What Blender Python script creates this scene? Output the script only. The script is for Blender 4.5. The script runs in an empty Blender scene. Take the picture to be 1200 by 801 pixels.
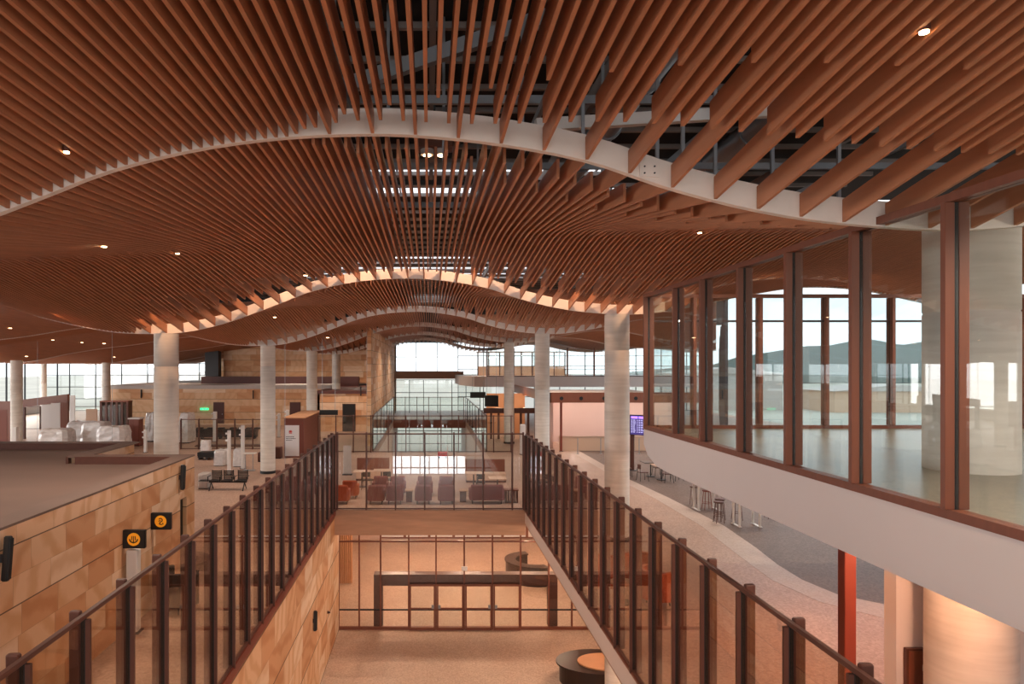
import bpy, bmesh, math, random
from mathutils import Vector, Matrix
R = random.Random(7)
C = bpy.context.scene.collection
EYE = 5.6            # camera height above the concourse floor (z = 0)
Z0 = -5.1            # lower level floor
Z2 = 4.0             # upper level floor
VX, VY, F = 503.0, 428.0, 800.0
def at(px, py, d): return ((px-VX)*d/F, d, EYE-(py-VY)*d/F)

# ------------------------------------------------------------------ materials
M = {}
def nt(name):
    m = bpy.data.materials.new(name); m.use_nodes = True
    t = m.node_tree; t.nodes.clear()
    return m, t, t.nodes, t.links
def N(t, typ, **kw):
    n = t.nodes.new(typ)
    for k, v in kw.items():
        if k.startswith('i_'):
            n.inputs[k[2:].replace('_', ' ')].default_value = v
        else: setattr(n, k, v)
    return n
def L(t, a, b): t.links.new(a, b)
def col(c, a=1): return (c[0], c[1], c[2], a)
def srgb(r, g, b):
    f = lambda v: (v/255/12.92) if v/255 <= .04045 else ((v/255+.055)/1.055)**2.4
    return (f(r), f(g), f(b))
def plain(name, c, rough=.6, metal=0, noise=0, scale=(6, 6, 6), bump=0, coat=0, emit=None, es=1):
    m, t, _, _ = nt(name)
    o = N(t, 'ShaderNodeOutputMaterial'); b = N(t, 'ShaderNodeBsdfPrincipled')
    b.inputs['Base Color'].default_value = col(c); b.inputs['Roughness'].default_value = rough
    b.inputs['Metallic'].default_value = metal
    L(t, b.outputs[0], o.inputs[0])
    if emit:
        b.inputs['Emission Color'].default_value = col(emit); b.inputs['Emission Strength'].default_value = es
    if noise:
        g = N(t, 'ShaderNodeNewGeometry'); mp = N(t, 'ShaderNodeMapping'); mp.inputs['Scale'].default_value = scale
        n = N(t, 'ShaderNodeTexNoise'); n.inputs['Scale'].default_value = 1; n.inputs['Detail'].default_value = 4
        r = N(t, 'ShaderNodeMapRange'); r.inputs['From Min'].default_value = .3; r.inputs['From Max'].default_value = .7
        r.inputs['To Min'].default_value = 1-noise; r.inputs['To Max'].default_value = 1+noise
        mx = N(t, 'ShaderNodeVectorMath', operation='SCALE'); mx.inputs[0].default_value = c
        L(t, g.outputs['Position'], mp.inputs[0]); L(t, mp.outputs[0], n.inputs['Vector']); L(t, n.outputs[0], r.inputs[0])
        L(t, r.outputs[0], mx.inputs['Scale']); L(t, mx.outputs[0], b.inputs['Base Color'])
        if bump:
            bp = N(t, 'ShaderNodeBump'); bp.inputs['Strength'].default_value = bump; bp.inputs['Distance'].default_value = .02
            L(t, n.outputs[0], bp.inputs['Height']); L(t, bp.outputs[0], b.inputs['Normal'])
    M[name] = m
    return m
def glass(name, tint, rough=0.0, f0=.04):
    m, t, _, _ = nt(name)
    o = N(t, 'ShaderNodeOutputMaterial'); mix = N(t, 'ShaderNodeMixShader')
    tr = N(t, 'ShaderNodeBsdfTransparent'); tr.inputs[0].default_value = col(tint)
    gl = N(t, 'ShaderNodeBsdfGlossy'); gl.inputs['Roughness'].default_value = rough; gl.inputs[0].default_value = (1, 1, 1, 1)
    lw = N(t, 'ShaderNodeLayerWeight'); lw.inputs[0].default_value = .5
    p = N(t, 'ShaderNodeMath', operation='POWER'); p.inputs[1].default_value = 5
    r = N(t, 'ShaderNodeMapRange'); r.inputs['To Min'].default_value = f0; r.inputs['To Max'].default_value = .9
    L(t, lw.outputs['Facing'], p.inputs[0]); L(t, p.outputs[0], r.inputs[0]); L(t, r.outputs[0], mix.inputs[0])
    L(t, tr.outputs[0], mix.inputs[1]); L(t, gl.outputs[0], mix.inputs[2]); L(t, mix.outputs[0], o.inputs[0])
    M[name] = m
def sandstone(name, axis, w=1.05, h=.478, z0=-.045, joints=True, tint=(1, 1, 1), streak=1.0):
    m, t, _, _ = nt(name)
    o = N(t, 'ShaderNodeOutputMaterial'); b = N(t, 'ShaderNodeBsdfPrincipled'); b.inputs['Roughness'].default_value = .75
    L(t, b.outputs[0], o.inputs[0])
    g = N(t, 'ShaderNodeNewGeometry'); s = N(t, 'ShaderNodeSeparateXYZ'); L(t, g.outputs['Position'], s.inputs[0])
    def mth(op, a, bb=None):
        n = N(t, 'ShaderNodeMath', operation=op)
        for i, v in enumerate((a, bb)):
            if v is None: continue
            if isinstance(v, (int, float)): n.inputs[i].default_value = v
            else: L(t, v, n.inputs[i])
        return n.outputs[0]
    u = s.outputs[axis]; v = mth('DIVIDE', mth('SUBTRACT', s.outputs[2], z0), h)
    row = mth('FLOOR', v)
    wr = N(t, 'ShaderNodeTexWhiteNoise', noise_dimensions='1D'); L(t, row, wr.inputs['W'])
    uu = mth('ADD', mth('DIVIDE', u, w), wr.outputs['Value'])
    cl = mth('FLOOR', uu)
    cb = N(t, 'ShaderNodeCombineXYZ'); L(t, row, cb.inputs[0]); L(t, cl, cb.inputs[1])
    wn = N(t, 'ShaderNodeTexWhiteNoise', noise_dimensions='3D'); L(t, cb.outputs[0], wn.inputs['Vector'])
    ramp = N(t, 'ShaderNodeValToRGB')
    cs = [srgb(226, 188, 152), srgb(218, 172, 132), srgb(230, 200, 170), srgb(208, 156, 114), srgb(222, 182, 144)]
    while len(ramp.color_ramp.elements) < 5: ramp.color_ramp.elements.new(.5)
    for i, c in enumerate(cs):
        ramp.color_ramp.elements[i].position = i*.2
        ramp.color_ramp.elements[i].color = col([c[k]*tint[k] for k in range(3)])
    ramp.color_ramp.interpolation = 'CONSTANT'
    L(t, wn.outputs['Value'], ramp.inputs[0])
    # bedding streaks, turned differently in every block
    cv = N(t, 'ShaderNodeCombineXYZ'); L(t, u, cv.inputs[0]); L(t, s.outputs[2], cv.inputs[1]); 
    off = N(t, 'ShaderNodeVectorMath', operation='SCALE'); L(t, wn.outputs['Color'], off.inputs[0]); off.inputs['Scale'].default_value = 9
    ad = N(t, 'ShaderNodeVectorMath', operation='ADD'); L(t, cv.outputs[0], ad.inputs[0]); L(t, off.outputs[0], ad.inputs[1])
    rot = N(t, 'ShaderNodeVectorRotate', rotation_type='Z_AXIS'); L(t, ad.outputs[0], rot.inputs[0])
    L(t, mth('MULTIPLY', wn.outputs['Value'], 2.6), rot.inputs['Angle'])
    wv = N(t, 'ShaderNodeTexWave'); wv.inputs['Scale'].default_value = .55; wv.inputs['Distortion'].default_value = 7; wv.inputs['Detail'].default_value = 2
    wv.inputs['Detail Scale'].default_value = 1.3; wv.inputs['Detail'].default_value = 4
    L(t, rot.outputs[0], wv.inputs['Vector'])
    rp = N(t, 'ShaderNodeValToRGB')
    rp.color_ramp.elements[0].position = .35; rp.color_ramp.elements[0].color = (1.0, 1.0, 1.0, 1)
    rp.color_ramp.elements[1].position = .95; rp.color_ramp.elements[1].color = (.82, .68, .54, 1)
    L(t, wv.outputs['Fac'], rp.inputs[0])
    mx = N(t, 'ShaderNodeMix', data_type='RGBA', blend_type='MULTIPLY'); mx.inputs[0].default_value = .7*streak
    L(t, ramp.outputs[0], mx.inputs[6]); L(t, rp.outputs[0], mx.inputs[7])
    last = mx.outputs[2]
    fv = mth('FRACT', v); fu = mth('FRACT', uu)
    # every second bed joint is a wider, darker line
    par = mth('FRACT', mth('MULTIPLY', row, .5))
    big = mth('MULTIPLY', mth('LESS_THAN', fv, .045), mth('LESS_THAN', par, .25))
    j = mth('MAXIMUM', mth('MULTIPLY', big, .85), mth('MULTIPLY', mth('MAXIMUM', mth('LESS_THAN', fv, .014), mth('LESS_THAN', fu, .008)), .35))
    m2 = N(t, 'ShaderNodeMix', data_type='RGBA'); L(t, j, m2.inputs[0]); L(t, last, m2.inputs[6]); m2.inputs[7].default_value = (.05, .03, .02, 1)
    L(t, m2.outputs[2], b.inputs['Base Color'])
    M[name] = m
def terrazzo(name, c1, c2, rough=.35, patch=.06, spec=.5):
    m, t, _, _ = nt(name)
    o = N(t, 'ShaderNodeOutputMaterial'); b = N(t, 'ShaderNodeBsdfPrincipled'); b.inputs['Roughness'].default_value = rough
    b.inputs['Specular IOR Level'].default_value = spec
    L(t, b.outputs[0], o.inputs[0])
    g = N(t, 'ShaderNodeNewGeometry')
    v = N(t, 'ShaderNodeTexVoronoi'); v.inputs['Scale'].default_value = 22; L(t, g.outputs['Position'], v.inputs['Vector'])
    n = N(t, 'ShaderNodeTexNoise'); n.inputs['Scale'].default_value = .5; n.inputs['Detail'].default_value = 5; L(t, g.outputs['Position'], n.inputs['Vector'])
    bw = N(t, 'ShaderNodeRGBToBW'); L(t, v.outputs['Color'], bw.inputs[0])
    mx = N(t, 'ShaderNodeMix', data_type='RGBA'); L(t, bw.outputs[0], mx.inputs[0]); mx.inputs[6].default_value = col(c1); mx.inputs[7].default_value = col(c2)
    r = N(t, 'ShaderNodeMapRange'); r.inputs['From Min'].default_value = .3; r.inputs['From Max'].default_value = .7
    r.inputs['To Min'].default_value = 1-patch*2; r.inputs['To Max'].default_value = 1+patch; L(t, n.outputs[0], r.inputs[0])
    sc = N(t, 'ShaderNodeVectorMath', operation='SCALE'); L(t, mx.outputs[2], sc.inputs[0]); L(t, r.outputs[0], sc.inputs['Scale'])
    L(t, sc.outputs[0], b.inputs['Base Color'])
    M[name] = m

plain('batten', srgb(190, 128, 92), .5, noise=.10, scale=(9, .8, 9))
plain('timber', srgb(122, 70, 50), .42, noise=.08, scale=(14, 14, 1.2))
plain('timber_dark', srgb(88, 50, 38), .45, noise=.08, scale=(10, 2, 10))
plain('timber_light', srgb(176, 136, 108), .5, noise=.10, scale=(1.2, 8, 10))
plain('band_white', srgb(236, 226, 218), .5, noise=.02)
plain('plaster', srgb(226, 214, 208), .6, noise=.015, scale=(1, 1, 1))
plain('fascia_white', srgb(222, 212, 208), .5, noise=.02, scale=(.6, .6, .6))
plain('soffit_dark', srgb(70, 48, 40), .8)
plain('roof_felt', srgb(112, 90, 80), .75, noise=.10, scale=(.35, .6, 1))
plain('roof_grey', srgb(186, 176, 170), .7, noise=.04)
plain('purple_clad', srgb(84, 50, 46), .55, noise=.05)
plain('black', srgb(22, 20, 20), .45)
plain('gasket', srgb(16, 14, 14), .6)
plain('steel', srgb(150, 152, 156), .4, .6)
plain('dark_steel', srgb(52, 50, 52), .5, .3)
plain('purlin', srgb(150, 140, 136), .6, .2)
plain('deck_dark', srgb(34, 30, 30), .85)
plain('white_metal', srgb(222, 218, 214), .45)
plain('mullion_dark', srgb(46, 46, 50), .5)
plain('orange_fabric', srgb(176, 84, 48), .9, noise=.1, scale=(40, 40, 40))
plain('plum_fabric', srgb(122, 66, 66), .9, noise=.1, scale=(40, 40, 40))
plain('red_paint', srgb(196, 44, 38), .5)
plain('red_steel', srgb(128, 52, 34), .45)
plain('orange_clad', srgb(190, 138, 100), .6, noise=.05, scale=(2, 2, .6))
plain('dark_desk', srgb(42, 26, 22), .3)
plain('tan_panel', srgb(206, 172, 146), .6)
plain('pink_wall', srgb(214, 184, 172), .7, noise=.02, scale=(.5, .5, .5))
plain('plastic_wrap', srgb(218, 214, 212), .25, noise=.12, scale=(3, 3, 8), bump=.5)
plain('sign_orange', srgb(240, 160, 30), .5, emit=srgb(240, 150, 30), es=.12)
plain('sign_green', srgb(40, 190, 120), .5, emit=srgb(60, 220, 140), es=.8)
plain('sign_white', srgb(240, 240, 240), .5)
plain('screen_violet', srgb(30, 26, 60), .3, emit=srgb(70, 56, 120), es=.5)
plain('screen_head', srgb(150, 110, 230), .3, emit=srgb(150, 110, 240), es=.9)
plain('screen_text', srgb(190, 190, 220), .3, emit=srgb(180, 180, 220), es=.6)
plain('lamp_glow', srgb(255, 220, 180), .5, emit=(1, .62, .32), es=7)
plain('lamp_white', srgb(255, 250, 245), .5, emit=(1, .93, .85), es=4)
plain('hill_green', srgb(70, 84, 78), .9, noise=.2, scale=(.02, .02, .05))
plain('ground_out', srgb(176, 172, 160), .95, noise=.15, scale=(.05, .05, .05))
plain('stairs_red', srgb(122, 66, 52), .6)
for nm, ax in (('stone_y', 1), ('stone_x', 0)): sandstone(nm, ax)
sandstone('stone_far', 0, w=2.0, h=.62, streak=.5)
sandstone('stone_void', 1, w=1.3, h=.8, z0=-5.1, streak=1)
terrazzo('floor_main', srgb(192, 160, 140), srgb(156, 124, 106), .5, spec=.3)
terrazzo('floor_grey', srgb(128, 106, 94), srgb(98, 78, 68), .6, spec=.25)
terrazzo('floor_band', srgb(194, 172, 156), srgb(176, 150, 134), .5, spec=.3)
terrazzo('floor_low', srgb(212, 184, 162), srgb(180, 150, 132), .55, spec=.3)
terrazzo('floor_up', srgb(136, 126, 108), srgb(112, 106, 92), .3, .14, .55)
glass('glass_smoke', (.86, .80, .74), f0=.04)
glass('glass_clear', (.95, .965, .96), f0=.05)
glass('glass_room', (.90, .94, .94), f0=.05)
glass('glass_green', (.95, .98, .965), f0=.06)
glass('glass_cross', (.95, .955, .95), f0=.07)
# board-marked concrete
def concrete():
    m, t, _, _ = nt('concrete')
    o = N(t, 'ShaderNodeOutputMaterial'); b = N(t, 'ShaderNodeBsdfPrincipled'); b.inputs['Roughness'].default_value = .7
    L(t, b.outputs[0], o.inputs[0]); g = N(t, 'ShaderNodeNewGeometry')
    mp = N(t, 'ShaderNodeMapping'); mp.inputs['Scale'].default_value = (.8, .8, 11); L(t, g.outputs['Position'], mp.inputs[0])
    n = N(t, 'ShaderNodeTexNoise'); n.inputs['Scale'].default_value = 1; n.inputs['Detail'].default_value = 3; L(t, mp.outputs[0], n.inputs['Vector'])
    n2 = N(t, 'ShaderNodeTexNoise'); n2.inputs['Scale'].default_value = 1.6; n2.inputs['Detail'].default_value = 6; L(t, g.outputs['Position'], n2.inputs['Vector'])
    a = N(t, 'ShaderNodeMath', operation='ADD'); L(t, n.outputs[0], a.inputs[0]); L(t, n2.outputs[0], a.inputs[1])
    r = N(t, 'ShaderNodeValToRGB'); r.color_ramp.elements[0].position = .35; r.color_ramp.elements[1].position = .68
    r.color_ramp.elements[0].color = col(srgb(200, 192, 182)); r.color_ramp.elements[1].color = col(srgb(224, 217, 208))
    h = N(t, 'ShaderNodeMath', operation='MULTIPLY'); L(t, a.outputs[0], h.inputs[0]); h.inputs[1].default_value = .5
    L(t, h.outputs[0], r.inputs[0]); L(t, r.outputs[0], b.inputs['Base Color'])
    M['concrete'] = m
concrete()

# ------------------------------------------------------------------ mesh helpers
class MB:
    def __init__(s): s.v = []; s.f = []; s.m = []; s.mats = []; s.cur = 0; s.smooth = []
    def mat(s, name):
        if name not in s.mats: s.mats.append(name)
        s.cur = s.mats.index(name); return s
    def poly(s, vs, fs, sm=False):
        b = len(s.v); s.v += [tuple(p) for p in vs]
        for f in fs: s.f.append([b+i for i in f]); s.m.append(s.cur); s.smooth.append(sm)
        return s
    def box(s, x0, x1, y0, y1, z0, z1, bev=0):
        x0, x1 = min(x0, x1), max(x0, x1); y0, y1 = min(y0, y1), max(y0, y1); z0, z1 = min(z0, z1), max(z0, z1)
        if bev:
            bev = min(bev, (x1-x0)*.45, (y1-y0)*.45, (z1-z0)*.45)
            k = bev
            # rounded box: 8-gon in plan, chamfered top and bottom
            def ring(i, z): 
                a, b_, c, d = x0+i, x1-i, y0+i, y1-i
                return [(a+k, c, z), (b_-k, c, z), (b_, c+k, z), (b_, d-k, z), (b_-k, d, z), (a+k, d, z), (a, d-k, z), (a, c+k, z)]
            rs = ring(k*.6, z0)+ring(0, z0+k)+ring(0, z1-k)+ring(k*.6, z1)
            fs = [list(range(7, -1, -1)), list(range(24, 32))]
            for j in range(3):
                for i in range(8):
                    fs.append([j*8+i, j*8+(i+1) % 8, (j+1)*8+(i+1) % 8, (j+1)*8+i])
            return s.poly(rs, fs)
        return s.poly([(x0, y0, z0), (x1, y0, z0), (x1, y1, z0), (x0, y1, z0), (x0, y0, z1), (x1, y0, z1), (x1, y1, z1), (x0, y1, z1)],
                      [[3, 2, 1, 0], [4, 5, 6, 7], [0, 1, 5, 4], [1, 2, 6, 5], [2, 3, 7, 6], [3, 0, 4, 7]])
    def prism(s, pts, h0, h1, axis='z', sm=False):   # pts in the two other axes
        n = len(pts)
        def P(a, b, h): return {'z': (a, b, h), 'x': (h, a, b), 'y': (a, h, b)}[axis]
        vs = [P(a, b, h0) for a, b in pts]+[P(a, b, h1) for a, b in pts]
        s.poly(vs, [list(range(n-1, -1, -1)), list(range(n, 2*n))])
        b = len(s.v)-2*n
        for i in range(n):
            s.f.append([b+i, b+(i+1) % n, b+n+(i+1) % n, b+n+i]); s.m.append(s.cur); s.smooth.append(sm)
        return s
    def tube(s, p, q, r, r2=None, n=10, caps=True):
        p = Vector(p); q = Vector(q); r2 = r if r2 is None else r2
        d = (q-p).normalized(); a = Vector((0, 0, 1)) if abs(d.z) < .9 else Vector((1, 0, 0))
        u = d.cross(a).normalized(); w = d.cross(u)
        A = [p+(u*math.cos(2*math.pi*i/n)+w*math.sin(2*math.pi*i/n))*r for i in range(n)]
        B = [q+(u*math.cos(2*math.pi*i/n)+w*math.sin(2*math.pi*i/n))*r2 for i in range(n)]
        s.poly(A+B, [[i, (i+1) % n, n+(i+1) % n, n+i] for i in range(n)], True)
        if caps: s.poly(A, [list(range(n-1, -1, -1))]); s.poly(B, [list(range(n))])
        return s
    def lathe(s, prof, cx, cy, n=32):
        vs = []
        for r, z in prof: vs += [(cx+r*math.cos(2*math.pi*i/n), cy+r*math.sin(2*math.pi*i/n), z) for i in range(n)]
        fs = [[j*n+i, j*n+(i+1) % n, (j+1)*n+(i+1) % n, (j+1)*n+i] for j in range(len(prof)-1) for i in range(n)]
        s.poly(vs, fs, True)
        s.poly([v for v in vs[:n]], [list(range(n-1, -1, -1))]); s.poly(vs[-n:], [list(range(n))])
        return s
    def build(s, name, parent=None, mat=None, loc=None):
        me = bpy.data.meshes.new(name); me.from_pydata(s.v, [], s.f)
        if mat: s.mats = [mat]; s.m = [0]*len(s.f)
        for k in s.mats: me.materials.append(M[k])
        me.polygons.foreach_set('material_index', s.m); me.polygons.foreach_set('use_smooth', s.smooth)
        me.update()
        bm = bmesh.new(); bm.from_mesh(me); bmesh.ops.recalc_face_normals(bm, faces=bm.faces); bm.to_mesh(me); bm.free()
        o = bpy.data.objects.new(name, me); C.objects.link(o)
        if parent: o.parent = parent; 
        if loc: o.location = loc
        return o
def tag(o, label=None, cat=None, group=None, kind=None):
    if label: o['label'] = label
    if cat: o['category'] = cat
    if group: o['group'] = group
    if kind: o['kind'] = kind
    return o
def thing(name, label, cat, loc=(0, 0, 0), rz=0, group=None, kind=None):
    o = bpy.data.objects.new(name, None); C.objects.link(o); o.location = loc; o.rotation_euler = (0, 0, rz)
    return tag(o, label, cat, group, kind)
def S(name, mb, mat=None, label=None, parent=None):
    return tag(mb.build(name, parent, mat), label, None, None, None if parent else 'structure')
def copy_tree(o, parent=None):
    c = o.copy(); C.objects.link(c)
    if parent: c.parent = parent
    for ch in o.children: copy_tree(ch, c)
    return c
def interp(tab, x):
    if x <= tab[0][0]: return tab[0][1]
    if x >= tab[-1][0]: return tab[-1][1]
    n = len(tab)
    for i in range(n-1):
        if x <= tab[i+1][0]:
            x0, y0 = tab[i]; x1, y1 = tab[i+1]
            m0 = (tab[i+1][1]-tab[max(i-1, 0)][1])/(tab[i+1][0]-tab[max(i-1, 0)][0])
            k = min(i+2, n-1); m1 = (tab[k][1]-y0)/(tab[k][0]-x0)
            h = x1-x0; t = (x-x0)/h
            return (2*t**3-3*t*t+1)*y0+(t**3-2*t*t+t)*h*m0+(-2*t**3+3*t*t)*y1+(t**3-t*t)*h*m1

# ------------------------------------------------------------------ ceiling of timber battens
PT = [(-40, .1), (-34, .15), (-30, .2), (-28.5, .3), (-26, .8), (-23.5, 1.2), (-21, 1.5), (-18.5, 1.9), (-16.5, 2.1), (-15, 2.1), (-13.8, 1.95), (-12.5, 1.54), (-10.4, 1.1),
      (-9.3, 1.02), (-7.9, 1.07), (-6.7, 1.32), (-5.5, 1.73), (-4.54, 2.1), (-3.92, 2.34), (-2.9, 2.6), (-1.85, 2.75), (-.8, 2.8), (-.1, 2.78), (.85, 2.68),
      (1.94, 2.47), (2.9, 2.15), (3.96, 1.88), (5, 1.72), (6.5, 1.64), (8, 1.8), (10, 2.2), (12, 2.5), (14, 2.4), (17, 1.8), (20, 1.6), (26, 2.1), (32, 1.6)]
FT = [(-40, .6), (-34, .75), (-28, 1.1), (-21, 2.0), (-14, 2.3), (-9.6, 2.34), (-4.8, 2.53), (0, 2.82), (2.4, 2.87), (9.2, 3.0), (20, 3.0), (32, 2.6)]
BAND = [-5.4, 8.3, 22.0, 35.6, 49.1, 62.6, 76.0, 84.6]
def ceil_z(x, y):
    for i in range(len(BAND)-1):
        if y <= BAND[i+1] or i == len(BAND)-2:
            a, b = BAND[i], BAND[i+1]; break
    f = (a+b)/2; t = min(1, abs(y-f)/((b-a)/2)); e = .10
    s = (math.sqrt(t*t+e*e)-e)/(math.sqrt(1+e*e)-e)
    P = interp(PT, x); Fz = interp(FT, x)
    if b-a < 10: Fz = P+.15
    return EYE+Fz+(P-Fz)*s
PITCH, FH, FW = .1293, .27, .038
def batten(mb, x, y0, y1):
    n = max(2, int((y1-y0)/.75)); ys = [y0+(y1-y0)*i/n for i in range(n+1)]
    vs = []
    for y in ys:
        z = ceil_z(x, y)
        vs += [(x-FW/2, y, z), (x+FW/2, y, z), (x+FW/2, y, z+FH), (x-FW/2, y, z+FH)]
    fs = [[0, 3, 2, 1], [4*n, 4*n+1, 4*n+2, 4*n+3]]
    for i in range(n):
        for k in range(4): fs.append([4*i+k, 4*i+(k+1) % 4, 4*i+4+(k+1) % 4, 4*i+4+k])
    mb.poly(vs, fs)
for b in range(len(BAND)-1):
    ya, yb = BAND[b]+.06, BAND[b+1]-.06
    xmin, xmax = [(-9, 14), (-16, 17), (-30, 24), (-38, 30), (-38, 34), (-38, 34), (-38, 34)][b]
    root = thing('ceiling', None, None, (0, 0, 0)); root['kind'] = 'structure'
    rest = MB(); k0 = int(math.floor((xmin+.166)/PITCH)); k1 = int((xmax+.166)/PITCH)
    kc = 15 if b == 0 else 0
    for k in range(k0, k1+1):
        x = -.166+k*PITCH; s0, s1 = ya, yb; mod = k % 4
        if mod:
            far = interp([(-1.7, .0), (-1.0, .4), (.5, .5), (3, 1.5), (6, 1.7)] if mod != 2 else [(-1.7, 0), (-1, .6), (0, 1.1), (1, 1.7), (3, 2.7), (6, 2.9)], x)
            if b == 0:
                s1 -= far
            elif -9.6 < x < 9.0: s1 -= (1.7 if mod != 2 else 3.3)*min(1, (9.6-abs(x))*.5)
            if b == 1:
                s0 += far
            elif b > 1 and abs(x) < 7: s0 += (.5 if mod != 2 else 1.1)
        if b > 1 and x > .42*s0: s0 = x/.42
        if s1-s0 < .8: continue
        if b < 3 and abs(k-kc) <= 49:
            mb = MB(); batten(mb, x, s0, s1); mb.build('batten', root, 'batten')
        else: batten(rest, x, s0, s1)
    o = rest.build('batten', root, 'batten'); o['kind'] = 'stuff'
# white bands
for i, yb in enumerate(BAND[1:-1]):
    mb = MB(); x0, x1 = [(-9, 14), (-16, 17), (-30, 24), (-38, 34), (-38, 34), (-38, 34)][i]
    if i > 1: x1 = min(x1, .42*yb)
    n = int((x1-x0)/.3); vs = []
    for j in range(n+1):
        x = x0+(x1-x0)*j/n; z = EYE+interp(PT, x)-.002
        vs += [(x, yb-.05, z), (x, yb+.05, z), (x, yb+.05, z+.31), (x, yb-.05, z+.31)]
    fs = [[0, 3, 2, 1], [4*n, 4*n+1, 4*n+2, 4*n+3]]
    for j in range(n):
        for k in range(4): fs.append([4*j+k, 4*j+(k+1) % 4, 4*j+4+(k+1) % 4, 4*j+4+k])
    mb.poly(vs, fs)
    mb.smooth = [True]*len(mb.f) if False else mb.smooth
    if i == 0:
        x, z = at(762, 194, yb-.06)[0], at(762, 194, yb-.06)[2]
    t = S('trim_%d' % (i+1), mb, 'band_white', 'white curved edge band crossing the batten ceiling')
    if i == 0:
        q = MB(); cx, cz = at(762, 199, 8.2)[0], at(762, 199, 8.2)[2]
        q.mat('band_white').box(cx-.12, cx+.12, 8.225, 8.252, cz-.075, cz+.095)
        q.mat('dark_steel')
        for sx in (-.06, .06):
            for sz in (-.03, .05): q.tube((cx+sx, 8.215, cz+sz), (cx+sx, 8.23, cz+sz), .011, n=8)
        q.build('access_plate', t)

# ------------------------------------------------------------------ roof above the battens
ZR = EYE+5.3
mb = MB().mat('deck_dark')
CUT = 22.5
sky = [(18.6, 1.0, -5, 6.5), (20.8, .8, -5, 6.5), (22.4, .5, -5, 6.5), (34.0, 1.3, -10, 11), (37, 1.4, -10, 11), (40, 1.2, -10, 11), (6.9, .5, 5, 12), (9.2, .7, 3, 12), (52, 1.6, -10, 10), (55, 1.6, -10, 10)]
sky.sort(); prev = -9
def xr(y): return 36 if y < 21.9 else .42*y+1.0
def slab_(x0, x1, y0, y1):
    if x1 is None: mb.prism([(x0, y0), (xr(y0), y0), (xr(y1), y1), (x0, y1)], ZR, ZR+.04) if y0 >= 21.9 or y1 <= 21.9 else (slab_(x0, None, y0, 21.89), slab_(x0, None, 21.9, y1))
    else: mb.box(x0, x1, y0, y1, ZR, ZR+.04)
for (yc, w, a, b_) in sky:
    slab_(-46, None, prev, yc-w/2); slab_(-46, a, yc-w/2, yc+w/2)
    if b_ < xr(yc)-.1: slab_(b_, None, yc-w/2, yc+w/2)
    prev = yc+w/2
slab_(-46, None, prev, 90)
S('roof', mb, None, 'dark roof deck with skylight slots above the battens')
mb = MB().mat('purlin'); y = 1.2
while y < 60:
    mb.box(-12, 12, y, y+.09, ZR-.16, ZR-.06); y += 1.15
for x in range(-12, 12, 3): mb.box(x, x+.1, 0, 62, ZR-.45, ZR-.16)
mb.mat('steel')
for y in (4.5, 9.9, 13.2, 16.4): mb.box(-12, 12, y, y+.07, ZR-1.5, ZR-1.38)
for x in (-7.5, -4.5, -1.2, 1.6, 4.4, 8.0): mb.box(x, x+.06, 1, 21, ZR-1.62, ZR-1.5)
S('roof', mb, None, 'steel purlins under the roof deck')
mb = MB().mat('purlin')
for x in [q*.9 for q in range(-5, 7)]:
    for y in (18.6, 20.8): mb.box(x, x+.05, y-.5, y+.5, ZR-.05, ZR)
S('roof', mb, None, 'glazing bars across the skylights')
# services in the void above the battens
def beam(p, q, w, h, mat, label, name='roof_beam'):
    p = Vector(p); q = Vector(q); d = (q-p).normalized(); u = Vector((0, 0, 1)).cross(d).normalized(); v = d.cross(u)
    mb = MB(); vs = [e+u*a*w/2+v*c*h/2 for e in (p, q) for a, c in ((-1, -1), (1, -1), (1, 1), (-1, 1))]
    mb.poly(vs, [[3, 2, 1, 0], [4, 5, 6, 7], [0, 1, 5, 4], [1, 2, 6, 5], [2, 3, 7, 6], [3, 0, 4, 7]])
    return tag(mb.build(name, None, mat), label, 'beam', None, 'thing')
beam(at(385, 108, 9.5), at(640, 20, 9.5), .14, .2, 'steel', 'grey steel brace slanting above the battens left of centre')
beam(at(628, 147, 9.6), at(1100, 118, 10.6), .12, .17, 'white_metal', 'pale horizontal steel beam behind the front white band')
beam(at(330, 214, 17.5), at(700, 214, 17.5), .1, .12, 'dark_steel', 'dark steel rail crossing below the first skylights')
rods = [(392, 9.2), (455, 10), (520, 10.4), (612, 9.4), (683, 9.5), (706, 10.4), (770, 9.3), (800, 9.1), (838, 9.8), (905, 9.8), (983, 9.8), (560, 16), (430, 16)]
for i, (px, d) in enumerate(rods):
    x = at(px, 0, d)[0]; zb = ceil_z(x, d)+.28
    mb = MB().box(x-.022, x+.022, d-.022, d+.022, zb, ZR+.05)
    tag(mb.build('hanger_strut', None, 'steel'), 'grey vertical hanger strut between roof and battens', 'strut', 'hanger struts above the batten ceiling')
for i, (x, z, y0, y1, r, lb) in enumerate([(3.1, EYE+4.2, 4, 20, .24, 'round galvanised duct above the battens right of centre'), (-2.2, EYE+4.3, 6, 24, .2, 'round galvanised duct above the battens left of centre'),
                                          (6.6, EYE+4.75, 4, 20, .26, 'wide round duct above the battens near the glazed room')]):
    mb = MB()
    y = y0
    while y < y1-.01:
        mb.tube((x, y, z), (x, y+1.9, z), r, n=20); mb.tube((x, y+1.9, z), (x, y+2, z), r+.03, n=20); y += 2
    tag(mb.build('air_duct', None, 'steel'), lb, 'duct')

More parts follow.
